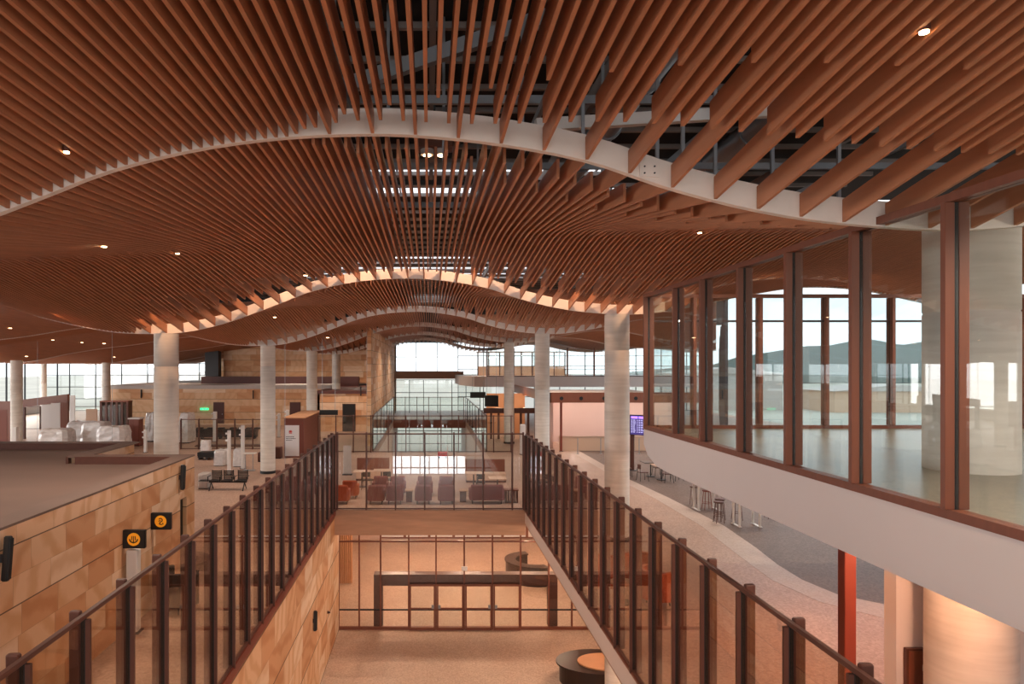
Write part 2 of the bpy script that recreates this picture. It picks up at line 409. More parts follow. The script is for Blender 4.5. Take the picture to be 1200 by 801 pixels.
# ------------------------------------------------------------------ floors and slabs
XL, XR, YC, YV2, YV3, YE = -3.66, 3.72, 26.4, 44.2, 70.0, 85.0
mb = MB()
mb.box(-46, XL-.02, -14, YE, -.6, 0).box(XR+.02, 34, -14, YE, -.6, 0).box(XL-.02, XR+.02, YC+.12, YV2, -.6, 0).box(XL-.02, XR+.02, YV3, YE, -.6, 0)
S('floor', mb, 'floor_main')
# inlaid pale band and grey carpeted zone at the right
bandpts = [(9.75, 60), (9.85, 40), (9.85, 33.4), (10.15, 28.9), (10.3, 23.8), (10.05, 21), (9.8, 19.2), (9.75, 17.85), (10.0, 16.65), (10.8, 15.9), (12.5, 15.4)]
inner = [(9.2, 60), (9.25, 40), (9.3, 33.4), (9.5, 28.9), (9.5, 23.8), (9.2, 21), (9.05, 19.2), (8.95, 17.8), (9.25, 16.2), (10.2, 15.0), (12.5, 14.3)]
mb = MB(); mb.prism(bandpts+inner[::-1], .001, .004); S('floor', mb, 'floor_band', 'pale curved inlay band in the concourse floor')
mb = MB(); mb.prism([(33, 60)]+bandpts+[(33, 15.4)], .001, .003); S('floor', mb, 'floor_grey', 'dark grey floor area beside the pale band')
mb = MB().box(-9, 25, -14, 46, Z0-.3, Z0); S('floor', mb, 'floor_low')
# slab edges round the first void
mb = MB().box(XL, XR, YC, YC+.1, -.96, 0)
for i in range(7): pass
S('trim_10', mb, 'timber_light', 'pale timber fascia below the cross balustrade')
mb = MB().box(XL-.019, XL+.05, -8, YC-.001, -.18, .02); S('trim_11', mb, 'red_steel')
mb = MB().box(XR-.02, XR+.2, -8, YC-.001, -.5, -.02); S('trim_12', mb, 'fascia_white', 'white edge beam of the void')
mb = MB().box(XR-.05, XR+.03, -8, YC, -.02, .03); S('trim_13', mb, 'timber')
mb = MB().box(XL, XR, YV2+.001, YV2+.1, -.6, .02).box(XL, XR, YV3-.1, YV3-.001, -.8, .02); S('trim_14', mb, 'timber')
# lower level walls
mb = MB().box(XL-.3, XL, -14, 27.8, Z0, -.18); S('wall_left', mb, 'stone_void')
mb = MB()
for i in range(14):
    x = -5.2+i*.1; mb.prism([(x+.05*math.cos(a)+.05, 33.6-.06*abs(math.sin(a))) for a in [math.pi*j/6 for j in range(7)]]+[(x, 33.8), (x+.1, 33.8)][::-1], Z0, -.7)
tag(mb.build('fluted_screen', None, 'orange_clad'), 'fluted orange timber screen behind the lower level glazing', 'screen')
mb = MB().mat('pink_wall').box(-5, 20, 42, 42.2, Z0, -.6).mat('fascia_white')
S('wall_back', mb)
for i in range(7):
    x = -3+i*1.5
    w = thing('window_%d' % (40+i), None, None, (x, 41.9, Z0+.1)); w['kind'] = 'structure'
    f = MB().mat('timber').box(0, .08, 0, .1, 0, 1.5).box(1.42, 1.5, 0, .1, 0, 1.5).box(.08, 1.42, 0, .1, 0, .08).box(.08, 1.42, 0, .1, 1.42, 1.5); f.build('window_frame', w)
    MB().box(.08, 1.42, .03, .06, .08, 1.42).build('pane', w, 'sign_white')
mb = MB().box(-9.2, -9, -14, 46, Z0, -.6).box(25, 25.2, -14, 46, Z0, -.6); S('wall_side', mb, 'pink_wall')

# ------------------------------------------------------------------ lower level glazing with portal and doors
YG = 27.7
pxs = [397, 421, 446, 479, 511, 544, 577, 610, 643, 670, 703, 736]
GX = [at(p, 0, YG)[0] for p in pxs]
g = thing('window_1', None, None, (0, 0, 0)); g['kind'] = 'structure'
ztop = -.6
for i, x in enumerate(GX):
    MB().box(x-.03, x+.03, YG-.06, YG+.06, Z0, ztop).build('mullion', g, 'timber')
zt = at(0, 714, YG)[2]
MB().box(GX[0], GX[-1], YG-.05, YG+.05, Z0, Z0+.12).build('bottom_rail', g, 'timber')
MB().box(GX[0], GX[-1], YG-.025, YG+.025, zt-.025, zt+.025).build('transom', g, 'gasket')
zt2 = at(0, 634, YG)[2]
MB().box(GX[0], GX[-1], YG-.03, YG+.03, zt2-.03, zt2+.03).build('transom', g, 'timber')
for i in range(len(GX)-1):
    MB().box(GX[i]+.03, GX[i+1]-.03, YG-.008, YG+.008, Z0+.12, ztop).build('pane', g, 'glass_clear')
pt = thing('door_portal', 'brown timber portal framing the glazed doors on the lower level', 'portal', (0, 0, 0), kind='thing')
x0, x1 = at(439, 0, 28.3)[0], at(651, 0, 28.3)[0]; zt, zb = at(0, 669, 28.3)[2], at(0, 682, 28.3)[2]
MB().box(x0, x0+.36, 27.85, 28.3, Z0, zb).build('jamb', pt, 'timber_dark'); MB().box(x1-.36, x1, 27.85, 28.3, Z0, zb).build('jamb', pt, 'timber_dark')
MB().box(x0, x1, 27.85, 28.3, zb, zt).build('header', pt, 'timber_dark')
for i in range(4):
    a, b_ = GX[3+i]+.035, GX[4+i]-.035
    d = thing('door_%d' % (i+1), None, None, (a, YG-.12, Z0)); d['kind'] = 'structure'; w = b_-a; h = at(0, 683, YG)[2]-Z0
    f = MB().box(0, .06, -.03, .03, .02, h).box(w-.06, w, -.03, .03, .02, h).box(.06, w-.06, -.03, .03, .02, .14).box(.06, w-.06, -.03, .03, h-.08, h).box(.06, w-.06, -.02, .02, .86, .92)
    f.build('door_frame', d, 'timber'); MB().box(.06, w-.06, -.006, .006, .14, h-.08).build('pane', d, 'glass_clear')
    hx = w-.1 if i % 2 == 0 else .1
    MB().box(hx-.05, hx+.05, -.07, -.03, .9, 1.05).build('handle', d, 'steel')
sg = MB().mat('sign_white').box(at(541, 0, 27.5)[0], at(548, 0, 27.5)[0], 27.56, 27.6, at(0, 669, 27.5)[2], at(0, 664, 27.5)[2])
tag(sg.build('notice_sticker', None), 'small pale notice on the glazing above the portal', 'notice')

# ------------------------------------------------------------------ balustrades
def balustrade(label, axis, c, a0, a1, side, h, pitch=1.08, first=None, mat='glass_smoke', base=0.0, group=None, post='timber_dark', slim=False):
    """axis 'y': runs along y at x=c; side = +1/-1: outer side (away from the void)"""
    t = thing('glass_balustrade', label, 'balustrade', (0, 0, 0), group=group)
    def bx(mb, u0, u1, s0, s1, z0, z1, bev=0):
        s0, s1 = c+side*s0, c+side*s1
        if axis == 'y': mb.box(s0, s1, u0, u1, z0, z1, bev)
        else: mb.box(u0, u1, s0, s1, z0, z1, bev)
        return mb
    u = first if first is not None else a0
    ps = []
    while u < a1+.01: ps.append(u); u += pitch
    if a1-ps[-1] > .3: ps.append(a1-.02)
    for u in ps:
        p = bx(MB(), u-.032, u+.032, .03, .06 if slim else .15, base, base+h+.05, .012).build('post', t, post)
        if not slim: bx(MB().mat(post), u-.02, u+.02, -.07, -.022, base, base+h-.04).build('glazing_fin', t)
        if axis == 'y': bx(MB(), u-.014, u+.014, -.022, .03, base, base+h-.02).build('gasket', p, 'gasket')
    for a, b_ in zip(ps[:-1], ps[1:]):
        bx(MB(), a+.016, b_-.016, -.008, .008, base+.06, base+h-.03).build('pane', t, mat)
    bx(MB(), a0, a1, -.028, .03, base+h-.03, base+h+.02, .008).build('handrail', t, post)
    bx(MB(), a0, a1, -.03, .03, base+.03, base+.07).build('base_channel', t, 'timber_dark')
    return t
balustrade('long glazed balustrade with brown posts above the sandstone void wall', 'y', XL, 2.9, YC-.1, -1, 2.95, first=2.92)
balustrade('long glazed balustrade with brown posts above the white edge beam', 'y', XR, 2.7, YC-.1, 1, 2.95, first=2.72)
balustrade('glazed balustrade across the near void above pale timber fascia', 'x', YC+.1, XL+.04, XR-.04, 1, 2.95, pitch=(XR-XL)/6.5, first=XL+.08, mat='glass_cross')
balustrade('glazed balustrade crossing in front of the second void', 'x', YV2-.12, -7.15, XR+1.7, -1, 2.35, pitch=1.13, mat='glass_green', group=None)
balustrade('glazed balustrade receding along the stone wall of the second void', 'y', XL, YV2+.3, YV3-.3, -1, 2.35, pitch=3.6, slim=True, mat='glass_green')
balustrade('glazed balustrade receding beside the hanging screens of the second void', 'y', XR, YV2+.3, YV3-.3, 1, 2.35, pitch=3.6, slim=True, mat='glass_green')
balustrade('glazed balustrade closing the far end of the second void', 'x', YV3, XL, XR, 1, 2.35, pitch=1.2, mat='glass_green')
balustrade('short brown-posted glass screen before the black security conveyors', 'x', 45.6, -16.6, -10.6, 1, 2.0, pitch=1.2, mat='glass_green')

# ------------------------------------------------------------------ columns
def column(px, d, dia, label, z0=0.0, top=None, seams=(.62,), x=None, foot=True):
    X = at(px, 0, d)[0] if x is None else x
    zt = (ceil_z(X, d)-.004) if top is None else top
    r = dia/2; prof = [(r, z0)]
    t = thing('concrete_column', label, 'column', (X, d, z0), kind='thing')
    for s in seams:
        zs = z0+(zt-z0)*s; prof += [(r, zs-.02), (r-.012, zs-.012), (r-.012, zs+.012), (r, zs+.02)]
    prof.append((r, zt)); prof = [(a, z-z0) for a, z in prof]
    MB().lathe(prof, 0, 0, 40).build('shaft', t, 'concrete')
    if foot: MB().lathe([(r+.02, 0), (r+.02, .14)], 0, 0, 40).build('foot_band', t, 'gasket')
    return X
for px, d, w, lb in [(195, 22.0, .76, 'thick pale concrete column rising behind the sandstone block roof'), (314, 35.6, .76, 'concrete column with black foot beside the black waiting bench'),
                     (365.5, 49.1, .76, 'concrete column behind the kiosk with the red sign'), (394, 62.6, .76, 'slim far concrete column before the upper sandstone wall'),
                     (412, 76, .70, 'slimmest concrete column standing against the tall sandstone wall'),
                     (723, 22.0, .78, 'thick concrete column between the white edge beam and the pink shop'), (635.5, 35.6, .76, 'concrete column standing by the corner of the near balustrade'),
                     (596.5, 49.1, .72, 'far concrete column beside the black hanging screen')]:
    column(px, d, w, lb, seams=(.84,) if px in (195, 723, 314) else (.6,))
column(19.5, 47, .76, 'concrete column in front of the brown partition at the window wall', top=EYE+.35)
column(124.5, 62.6, .74, 'concrete column between window bays above the dark cabinets', top=EYE+.4)
column(51, 70, .6, 'thin white column against the window wall', top=EYE+.5)
# big column through the glazed room, in two visible lifts
column(0, 10.4, 1.2, 'massive concrete column standing inside the glazed upper room', z0=Z2, x=8.24, seams=(.63,), foot=False, top=ceil_z(8.24, 10.4)-.01)
column(0, 10.4, 1.16, 'massive ribbed concrete column below the white upper slab', z0=0, x=8.24, seams=(), foot=False, top=3.17)
column(0, 20.2, .5, 'lower level concrete column behind the white edge beam', z0=Z0, x=5.45, seams=(), foot=False, top=-.6)

# ------------------------------------------------------------------ upper level on the right
XG, YGE = 5.42, 17.2
mb = MB().prism([(-8, Z2), (YGE+.05, Z2), (YGE+.05, 3.62), (YGE-.25, 3.38), (YGE-.9, 3.2), (YGE-1.6, 3.17), (-8, 3.17)], XG, 24, 'x')
S('floor_upper', mb, 'fascia_white', 'white upper slab edge under the glazed room')
mb = MB().box(XG+.16, 24, -8, YGE-.1, Z2, Z2+.02); S('floor_upper', mb, 'floor_up', 'polished floor of the glazed room')
mb = MB().box(XG-.012, XG, 9.96, 9.975, 3.19, 3.98); 
# glazed wall facing the void
ys = [17.08, 15.05, 13.55, 11.9, 10.3, 8.7, 7.13, 5.55, 3.95]
zb, ztg = Z2+.0, EYE+1.76
w = thing('window_2', None, None, (0, 0, 0)); w['kind'] = 'structure'
MB().box(XG-.02, XG+.14, 0, YGE+.05, zb, zb+.1).build('bottom_rail', w, 'timber')
MB().box(XG-.02, XG+.14, 0, YGE+.05, ztg-.06, ztg+.03).build('top_rail', w, 'timber')
def mullion(par, x, y, z0, z1, ax):
    if ax == 'x':   # deep in x, outer and inner fin with black joint
        m = MB().mat('timber').box(x-.06, x+.045, y-.035, y+.035, z0, z1, .006).box(x+.085, x+.2, y-.035, y+.035, z0, z1, .006)
        m.mat('gasket').box(x+.045, x+.085, y-.03, y+.03, z0, z1)
    else:
        m = MB().mat('timber').box(x-.04, x+.04, y-.13, y-.02, z0, z1, .006).box(x-.04, x+.04, y+.02, y+.12, z0, z1, .006)
        m.mat('gasket').box(x-.03, x+.03, y-.02, y+.02, z0, z1)
    m.build('mullion', par)
for y in ys: mullion(w, XG, y, zb+.1, ztg-.06, 'x')
for a, b_ in zip(ys[1:], ys[:-1]): MB().box(XG+.055, XG+.075, a+.035, b_-.035, zb+.1, ztg-.06).build('pane', w, 'glass_room')
w = thing('window_3', None, None, (0, 0, 0)); w['kind'] = 'structure'
xs = [XG+.1]+[XG+1.23+1.66*i for i in range(9)]
MB().box(XG+.14, xs[-1], YGE-.06, YGE+.05, zb, zb+.1).build('bottom_rail', w, 'timber')
MB().box(XG+.14, xs[-1], YGE-.06, YGE+.05, ztg-.06, ztg+.03).build('top_rail', w, 'timber')
for x in xs[1:]: mullion(w, x, YGE, zb+.1, ztg-.06, 'y')
for a, b_ in zip(xs[:-1], xs[1:]): MB().box(a+.045, b_-.045, YGE-.01, YGE+.01, zb+.1, ztg-.06).build('pane', w, 'glass_room')
MB().box(XG+.14, xs[-1], YGE-.04, YGE+.03, EYE+1.09, EYE+1.14).build('transom', w, 'mullion_dark')
w = thing('window_9', None, None, (0, 0, 0)); w['kind'] = 'structure'
for i in range(19):
    y = 31+i*3.0; x = .42*y+.45; MB().box(x-.07, x+.07, y-.07, y+.07, 0, max(EYE+1.6, ceil_z(.42*y, y)+.3)).build('mullion', w, 'mullion_dark')
# steel post, white wall below
rp = thing('steel_post', 'slender orange-red steel post under the white slab', 'post', (at(992.5, 0, 9.8)[0], 9.8, 0))
MB().box(-.085, .085, -.085, .085, .03, 3.17, .01).build('shaft', rp, 'red_steel'); MB().box(-.14, .14, -.14, .14, 0, .03, .005).build('base_plate', rp, 'dark_steel')
mb = MB().box(7.73, 13, 11.3, 11.6, 0, 3.17); S('wall_right', mb, 'plaster')
nb = thing('fire_cabinet', 'brown recessed cabinet low on the white wall beside ribbed column', 'cabinet', (8.0, 11.25, 0))
MB().box(-.16, .16, -.05, .045, 0, .95, .01).build('body', nb, 'timber_dark'); MB().box(-.13, .13, -.065, -.05, .38, .92).build('door', nb, 'timber')
MB().box(.08, .1, -.085, -.065, .6, .7).build('handle', nb, 'steel')

# ------------------------------------------------------------------ sandstone block at the left
XB, YB, ZB = -6.4, 18.6, 3.18
mb = MB().box(XB-.25, XB, -8, 17.55, 0, ZB-.04); S('wall_block', mb, 'stone_y', 'veined sandstone side wall of the low block')
mb = MB().box(XB-.25, XB, 17.55, 18.6, 2.15, ZB-.04); S('wall_block', mb, 'stone_y', 'sandstone wall above the dark doorway')
mb = MB().box(XB-.25, XB, 18.0, 18.6, 0, 2.15); S('wall_block', mb, 'stone_y', 'sandstone pier beside the dark doorway')
mb = MB().box(XB-.2, XB-.1, 17.551, 17.999, 0, 2.149); S('door_9', mb, 'black', 'dark doorway in the sandstone block')
mb = MB().box(-9.4, XB-.25, YB-.25, YB, 0, ZB-.04).box(-24, -9.4, 21.5, 21.75, 0, ZB-.04); S('wall_block_end', mb, 'stone_x', 'far end walls of the sandstone block')
mb = MB().box(-9.65, -9.4, YB-.25, 21.5, 0, ZB-.04); S('wall_block_end', mb, 'stone_y')
mb = MB().box(-24, -9.5, -8, 21.5, 2.8, 2.98).box(-9.5, -9.4, -8, YB-.3, 2.8, 2.98).box(-9.4, XB-.25, -8, YB-.25, 2.8, 2.98); S('roof_block', mb, 'roof_felt', 'brown flat roof of the sandstone block')
def strip(mb, a, b_, w, z0, z1):
    pass
mb = MB().mat('roof_felt')
mb.box(XB-.45, XB+.015, -8, YB+.01, ZB-.04, ZB)
mb.mat('timber_dark').box(-9.4, XB-.45, YB-.5, YB-.42, 2.98, ZB-.002).mat('roof_felt').box(-9.62, XB-.45, YB-.42, YB+.01, ZB-.04, ZB)
mb.box(-9.62, -9.2, YB+.01, 21.78, ZB-.04, ZB).mat('timber_dark').box(-9.68, -9.62, YB-.42, 21.3, 2.98, ZB-.002)
mb.mat('timber_dark').box(-24, -9.62, 21.25, 21.33, 2.98, ZB-.002).mat('roof_felt').box(-24, -9.62, 21.33, 21.78, ZB-.04, ZB)
S('trim_20', mb, None, 'coping round the flat roof')
def speaker(loc, rz, h, label):
    t = thing('wall_speaker', label, 'speaker', loc, rz)
    MB().box(-.05, .05, -.14, -.04, -h/2, h/2, .02).build('cabinet', t, 'black'); MB().box(-.04, .04, -.155, -.14, -h/2+.03, h/2-.03, .004).build('grille', t, 'gasket')
    MB().box(-.03, .03, -.04, .0, -.06, .06).build('bracket', t, 'dark_steel')
    return t
# attached to walls facing +x : rotate so that -y (front) points to +x -> rz=+90deg
def wallpos(px, py, X): d = X*F/(px-VX); return (X, d, EYE-(py-VY)*d/F)
s1 = speaker(wallpos(1, 654, XB), math.pi/2, .66, 'black column speaker on the sandstone wall at the picture edge')
s1.rotation_euler = (0, .12, math.pi/2)
s2 = speaker(wallpos(210, 559, XB), math.pi/2, .64, 'black column speaker by the far corner of the sandstone block'); s2.rotation_euler = (0, .12, math.pi/2)
s3 = speaker(wallpos(366, 727, XL-.02), math.pi/2, .62, 'black column speaker low on the stone wall of the void'); s3.rotation_euler = (0, .1, math.pi/2)
p = wallpos(383, 717, XL-.02)
cm = thing('dome_camera', 'small dark dome camera beside the speaker in the void', 'camera', p)
MB().tube((0, 0, 0), (.06, 0, 0), .05, .05, 12).build('base', cm, 'timber_dark'); MB().tube((.06, 0, 0), (.12, 0, -.02), .045, .02, 12).build('dome', cm, 'black')
def sign(px, py, X, kind, label):
    x, y, z = wallpos(px, py, X)
    t = thing('restroom_sign', label, 'sign', (x, y, z))
    MB().box(0, .46, -.05, .05, -.19, .19, .008).build('housing', t, 'black')
    n = 28; c = [(.23+.135*math.cos(2*math.pi*i/n), .135*math.sin(2*math.pi*i/n)) for i in range(n)]
    disc = MB().prism(c, -.055, -.05, 'y').build('disc', t, 'sign_orange')
    g = MB().mat('black')
    def bar(x0, z0, x1, z1, w=.018):
        dx, dz = x1-x0, z1-z0; l = math.hypot(dx, dz); nx, nz = -dz/l*w/2, dx/l*w/2
        g.prism([(x0+nx, z0+nz), (x1+nx, z1+nz), (x1-nx, z1-nz), (x0-nx, z0-nz)], -.059, -.0551, 'y')
    if kind == 'hands':   # cupped hands with flame-like strokes
        for a in range(8):
            t0 = math.pi*(1+a/8); t1 = math.pi*(1+(a+1)/8)
            bar(.23+.085*math.cos(t0), .01+.075*math.sin(t0), .23+.085*math.cos(t1), .01+.075*math.sin(t1), .026)
        for dx in (-.04, 0, .04): bar(.23+dx, -.02, .23+dx*.8, .07, .018)
        bar(.23, -.02, .23, -.08, .02)
    else:                 # seated figure turned round a tap-like curve
        pts = [(-.04, .05), (0, .075), (.04, .05), (.04, .01), (-.01, -.02), (-.03, -.06), (.04, -.07)]
        for a, b_ in zip(pts[:-1], pts[1:]): bar(.23+a[0], a[1], .23+b_[0], b_[1], .022)
        bar(.23-.045, .0, .23+.0, .03, .02); bar(.23+.05, -.03, .23+.06, -.07, .02)
    g.build('symbol', disc)
    return t
sign(145, 631, XB, 'hands', 'black box sign with orange disc of raised hand strokes')
sign(177.5, 610, XB, 'turn', 'black box sign with orange disc of a curled figure, farther along')
# white lit pillar under the first sign
x, y, z = wallpos(156.5, 700, XB+.05)
lp = thing('white_pillar', 'plain white pillar beneath the raised-hand sign', 'pillar', (XB+.18, 14.36, 0), kind='thing')
MB().box(-.12, .12, -.1, .1, .03, 1.74, .02).build('shaft', lp, 'white_metal'); MB().box(-.16, .16, -.14, .14, 0, .03).build('foot', lp, 'dark_steel')
# dark wing chairs beside the doorway
def lounge_chair(label, X, Y, rz, mat, group=None, s=1.0, name='tub_chair'):
    t = thing(name, label, 'chair', (X, Y, 0), rz, group)
    n = 14; R0, R1 = .38*s, .29*s
    pts = [(R0*math.cos(a), R0*math.sin(a)) for a in [math.radians(-20+220*i/n) for i in range(n+1)]]
    ptsi = [(R1*math.cos(a), R1*math.sin(a)) for a in [math.radians(-20+220*i/n) for i in range(n+1)]]
    MB().prism(pts+ptsi[::-1], .16*s, .76*s, sm=False).build('backrest', t, mat)
    n = 24; c = [(.3*s*math.cos(2*math.pi*i/n), .3*s*math.sin(2*math.pi*i/n)) for i in range(n)]
    MB().prism(c, .16*s, .42*s).build('seat', t, mat)
    for a in (45, 135, 225, 315):
        x, y = .24*s*math.cos(math.radians(a)), .24*s*math.sin(math.radians(a))
        MB().tube((x, y, 0), (x*.85, y*.85, .18*s), .018, .022, 8).build('leg', t, 'black')
    return t
lounge_chair('dark high-backed tub chair beside the sandstone doorway', *at(211, 700, 15.6)[:2], 2.6, 'black', s=1.25)

# ------------------------------------------------------------------ far facade and end walls
def facade(name, x0, x1, y, z0, z1, px, pz, parent=None, mw=.07, mat='mullion_dark', z_extra=()):
    w = thing(name, None, None, (0, 0, 0)); w['kind'] = 'structure'
    n = max(1, round((x1-x0)/px)); k = max(1, round((z1-z0)/pz))
    X = [x0+(x1-x0)*i/n for i in range(n+1)]
    for x in X: MB().box(x-mw/2, x+mw/2, y-.1, y+.1, z0, z1).build('mullion', w, mat)
    for j in range(k+1):
        z = z0+(z1-z0)*j/k
        MB().box(x0, x1, y-.05, y+.05, z-.035, z+.035).build('transom', w, mat)
    for a, b_ in zip(X[:-1], X[1:]): MB().box(a+mw/2, b_-mw/2, y-.01, y+.01, z0, z1).build('pane', w, 'glass_clear')
    return w
facade('window_4', -48, -28.6, YE, 0, 7.3, 3.3, 1.5)
facade('window_5', -28.6, -26.8, YE, 0, 7.3, 3.3, 1.5)
facade('window_6', -4.0, 3.4, 80.5, Z2+.9, EYE+2.7, 2.5, 1.5)
facade('window_7', -4.0, 6.0, 80.5, Z0, Z2-.1, 1.6, 1.5)
facade('window_8', 3.6, 35.2, YE, 0, EYE+2.9, 3.2, 1.6)
mb = MB().box(-4.1, 4.0, 79.6, 80.6, Z2+.05, Z2+.9); S('floor_upper', mb, 'timber_light', 'timber edged bridge across the end windows')
mb = MB().box(-48, -28, YE-.2, YE+.2, 7.3, ZR).box(-28, 35.5, YE-.2, YE+.2, EYE+2.9, ZR); S('wall_back', mb, 'deck_dark', 'solid wall above the far windows')
mb = MB().box(-27, -4.1, YE-.3, YE+.1, 0, EYE+2.6); S('wall_back', mb, 'stone_far', 'sandstone wall closing the hall')
mb = MB().box(-6, 6, YE-4.2, YE+.2, Z0-.3, Z0).box(XL-.3, XR+.3, 44, 81, Z0-.3, Z0); S('floor', mb, 'floor_low', 'lower floor beneath the second void')
# side stone wall of second void (plane x ~ -4)
mb = MB().box(-4.35, -4.05, 47.5, 79.5, 0, EYE+2.7); S('wall_side', mb, 'stone_y', 'tall sandstone flank wall beside the second void')
mb = MB().box(XL-.3, XL-.02, 44.3, 80, Z0, -.6).box(XR+.02, XR+.3, 44.3, 80, Z0, -.6); S('wall_side', mb, 'plaster')
# low sandstone volume at the back left
YW = 64.0
mb = MB().box(-30, -9.5, YW, YW+.3, 0, 3.4); S('wall_back', mb, 'stone_far', 'low sandstone wall with red doors behind security')
mb = MB().box(-30.2, -9.2, YW-.1, 84, 3.4, 3.75); S('roof_low', mb, 'roof_grey', 'grey roof of the low sandstone volume')
mb = MB().box(-9.5, -4.6, 58, 58.3, 0, 3.2).box(-9.5, -9.3, 58, 64, 0, 3.2); S('wall_back', mb, 'stone_far', 'nearer sandstone wall with the dark door')
mb = MB().box(-9.6, -4.5, 57.9, 79, 3.2, 3.45); S('roof_low', mb, 'purple_clad')
a = at(236, 0, 70)[0]; b_ = at(420, 0, 70)[0]
mb = MB().box(a, b_, 69.9, 71, at(0, 455, 70)[2]-.4, at(0, 441, 70)[2]); S('parapet', mb, 'purple_clad', 'dark plum parapet on the low roof'); 
mb = MB().box(at(262, 0, 74)[0], -4.3, 74, 74.3, 3.7, EYE+2.2); S('wall_back', mb, 'stone_far', 'upper sandstone wall above the plum parapet')
mb = MB().box(at(240, 0, 73)[0], at(256, 0, 73)[0], 73, 74, 3.7, EYE+2.4); S('wall_back', mb, 'mullion_dark', 'dark panel beside the upper sandstone wall')
def wdoor(px, w, y, h, name, mat, label):
    x = at(px, 0, y)[0]; t = thing(name, None, None, (x, y-.05, 0)); t['kind'] = 'structure'; t['label'] = label
    MB().box(-w/2, w/2, 0, .04, 0, h).build('door_leaf', t, mat); MB().box(-w/2-.06, w/2+.06, .02, .06, 0, h+.06).build('door_frame', t, 'timber_dark')
    MB().box(w/2-.15, w/2-.08, -.04, 0, 1, 1.1).build('handle', t, 'steel')
wdoor(256.5, .9, YW, 2.1, 'door_10', 'purple_clad', 'plum door in the low sandstone wall')
wdoor(346, .9, YW, 2.1, 'door_11', 'purple_clad', 'plum door behind the kiosk')
wdoor(409, 1.0, 58, 2.3, 'door_12', 'black', 'dark door left of the second void')
for px, py, d, lb in [(297, 462, YW, 'small black speaker high on the low sandstone wall'), (166, 461, YW, 'small black speaker at the window end of the low wall'), (423, 458, 58, 'small black speaker near the tall flank wall'), (431, 455, 56, 'small black speaker beside the flank wall edge')]:
    x, y, z = at(px, py, d)
    speaker((x, y, z) if d != 56 else (-4.9, 58, z), 0, .8, lb)
# exit signs
def exit_sign(px, py, d, label, w=.5, wall=None):
    x, y, z = at(px, py, d)
    t = thing('exit_sign', label, 'sign', (x, y, z))
    MB().box(-w/2, w/2, 0, .06, -.1, .1, .01).build('housing', t, 'sign_green')
    g = MB().mat('sign_white'); q = -.002
    g.box(-.06*w-.12, -.06*w-.08, q, .0, .03, .06).box(-.15, -.08, q, 0, -.01, .02).box(-.17, -.13, q, 0, -.07, -.01).box(-.09, -.04, q, 0, -.07, -.03).box(.02, .14, q, 0, -.01, .012)
    g.prism([(.12, .045), (.2, .0), (.12, -.045)], q, 0, 'y'); g.build('symbol', t)
    if wall: MB().box(-.02, .02, .06, wall, -.03, .03).build('bracket', t, 'steel')
exit_sign(239.5, 479, YW-.3, 'green exit sign on the low sandstone wall', .8, .3)

# ------------------------------------------------------------------ right side far gallery and shops
YL = 66.0
mb = MB().prism([(3.0, 79.5), (3.2, 72), (4.4, YL+.6), (5.4, YL), (27.5, YL), (33, 79.5)], 4.48-.95, 4.52)
S('floor_upper', mb, 'fascia_white', 'white curved gallery edge')
t = thing('gallery_balustrade', 'tall glazed balustrade with brown posts along the far white gallery', 'balustrade')
x = 5.6; 
while x < 27.3:
    MB().box(x-.07, x+.07, YL+.15, YL+.35, 4.52, 7.3).build('post', t, 'timber')
    if x < 25.5: MB().box(x+.07, x+1.93+.6, YL+.2, YL+.22, 4.56, 7.2).build('pane', t, 'glass_green')
    x += 2.6
MB().box(5.6, 27.5, YL+.18, YL+.3, 4.52, 4.6).build('base_channel', t, 'timber_dark'); MB().box(5.6, 27.5, YL+.18, YL+.26, 5.5, 5.56).build('midrail', t, 'timber_dark')
gw = thing('glass_meeting_room', 'glazed brown-framed meeting room on the far gallery', 'room', (0, 0, 0), kind='thing')
x0, x1 = at(560, 0, 73)[0], at(662, 0, 73)[0]
for i in range(9):
    x = x0+(x1-x0)*i/8; MB().box(x-.06, x+.06, 72.9, 73.1, 4.52, 7.0).build('mullion', gw, 'timber_dark')
for i in range(8):
    a, b_ = x0+(x1-x0)*i/8, x0+(x1-x0)*(i+1)/8; MB().box(a+.06, b_-.06, 72.99, 73.01, 4.6, 7.0).build('pane', gw, 'glass_clear')
MB().box(x0, x1, 72.8, 75.5, 7.0, 7.1).build('roof_slab', gw, 'plaster'); MB().box(x0, x1, 72.95, 73.05, 4.52, 5.5).build('low_panel', gw, 'tan_panel')
# shop
YS = 44.0
sx0, sx1 = at(642, 0, YS)[0], 18.3
mb = MB().mat('timber').box(sx0, sx1, YS, YS+.2, 3.2, 3.86).box(sx0, sx0+.2, YS, 62, 3.2, 3.86)
cn = thing('shop_canopy', 'long brown timber canopy with round speakers above the pink shop', 'canopy', (0, 0, 0))
mb.build('fascia', cn)
MB().box(sx0+.2, sx1, YS+.2, 62, 3.25, 3.4).build('soffit', cn, 'plaster')
for px in (658, 681, 708, 745, 845):
    x, _, z = at(px, 466.5, YS); MB().tube((x, YS-.03, z), (x, YS, z), .12, n=16).build('round_speaker', cn, 'black')
mb = MB().box(sx0+.6, sx1, 50, 50.3, 0, 3.25).box(sx0+.5, sx0+.7, 46, 50, 0, 3.25); S('wall_shop', mb, 'pink_wall', 'blank pale pink wall of the shop under the canopy')
mb = MB().box(sx0+.9, sx1, 44.9, 45.0, 0, .95); S('wall_shop', mb, 'tan_panel', 'low tan screen in front of the shop')
p = thing('steel_post', 'red-brown steel post at the corner of the pink shop', 'post', (at(657.5, 0, 44.6)[0], 44.6, 0))
MB().box(-.07, .07, -.07, .07, .02, 3.19, .01).build('shaft', p, 'red_steel'); MB().box(-.12, .12, -.12, .12, 0, .02).build('base_plate', p, 'dark_steel')
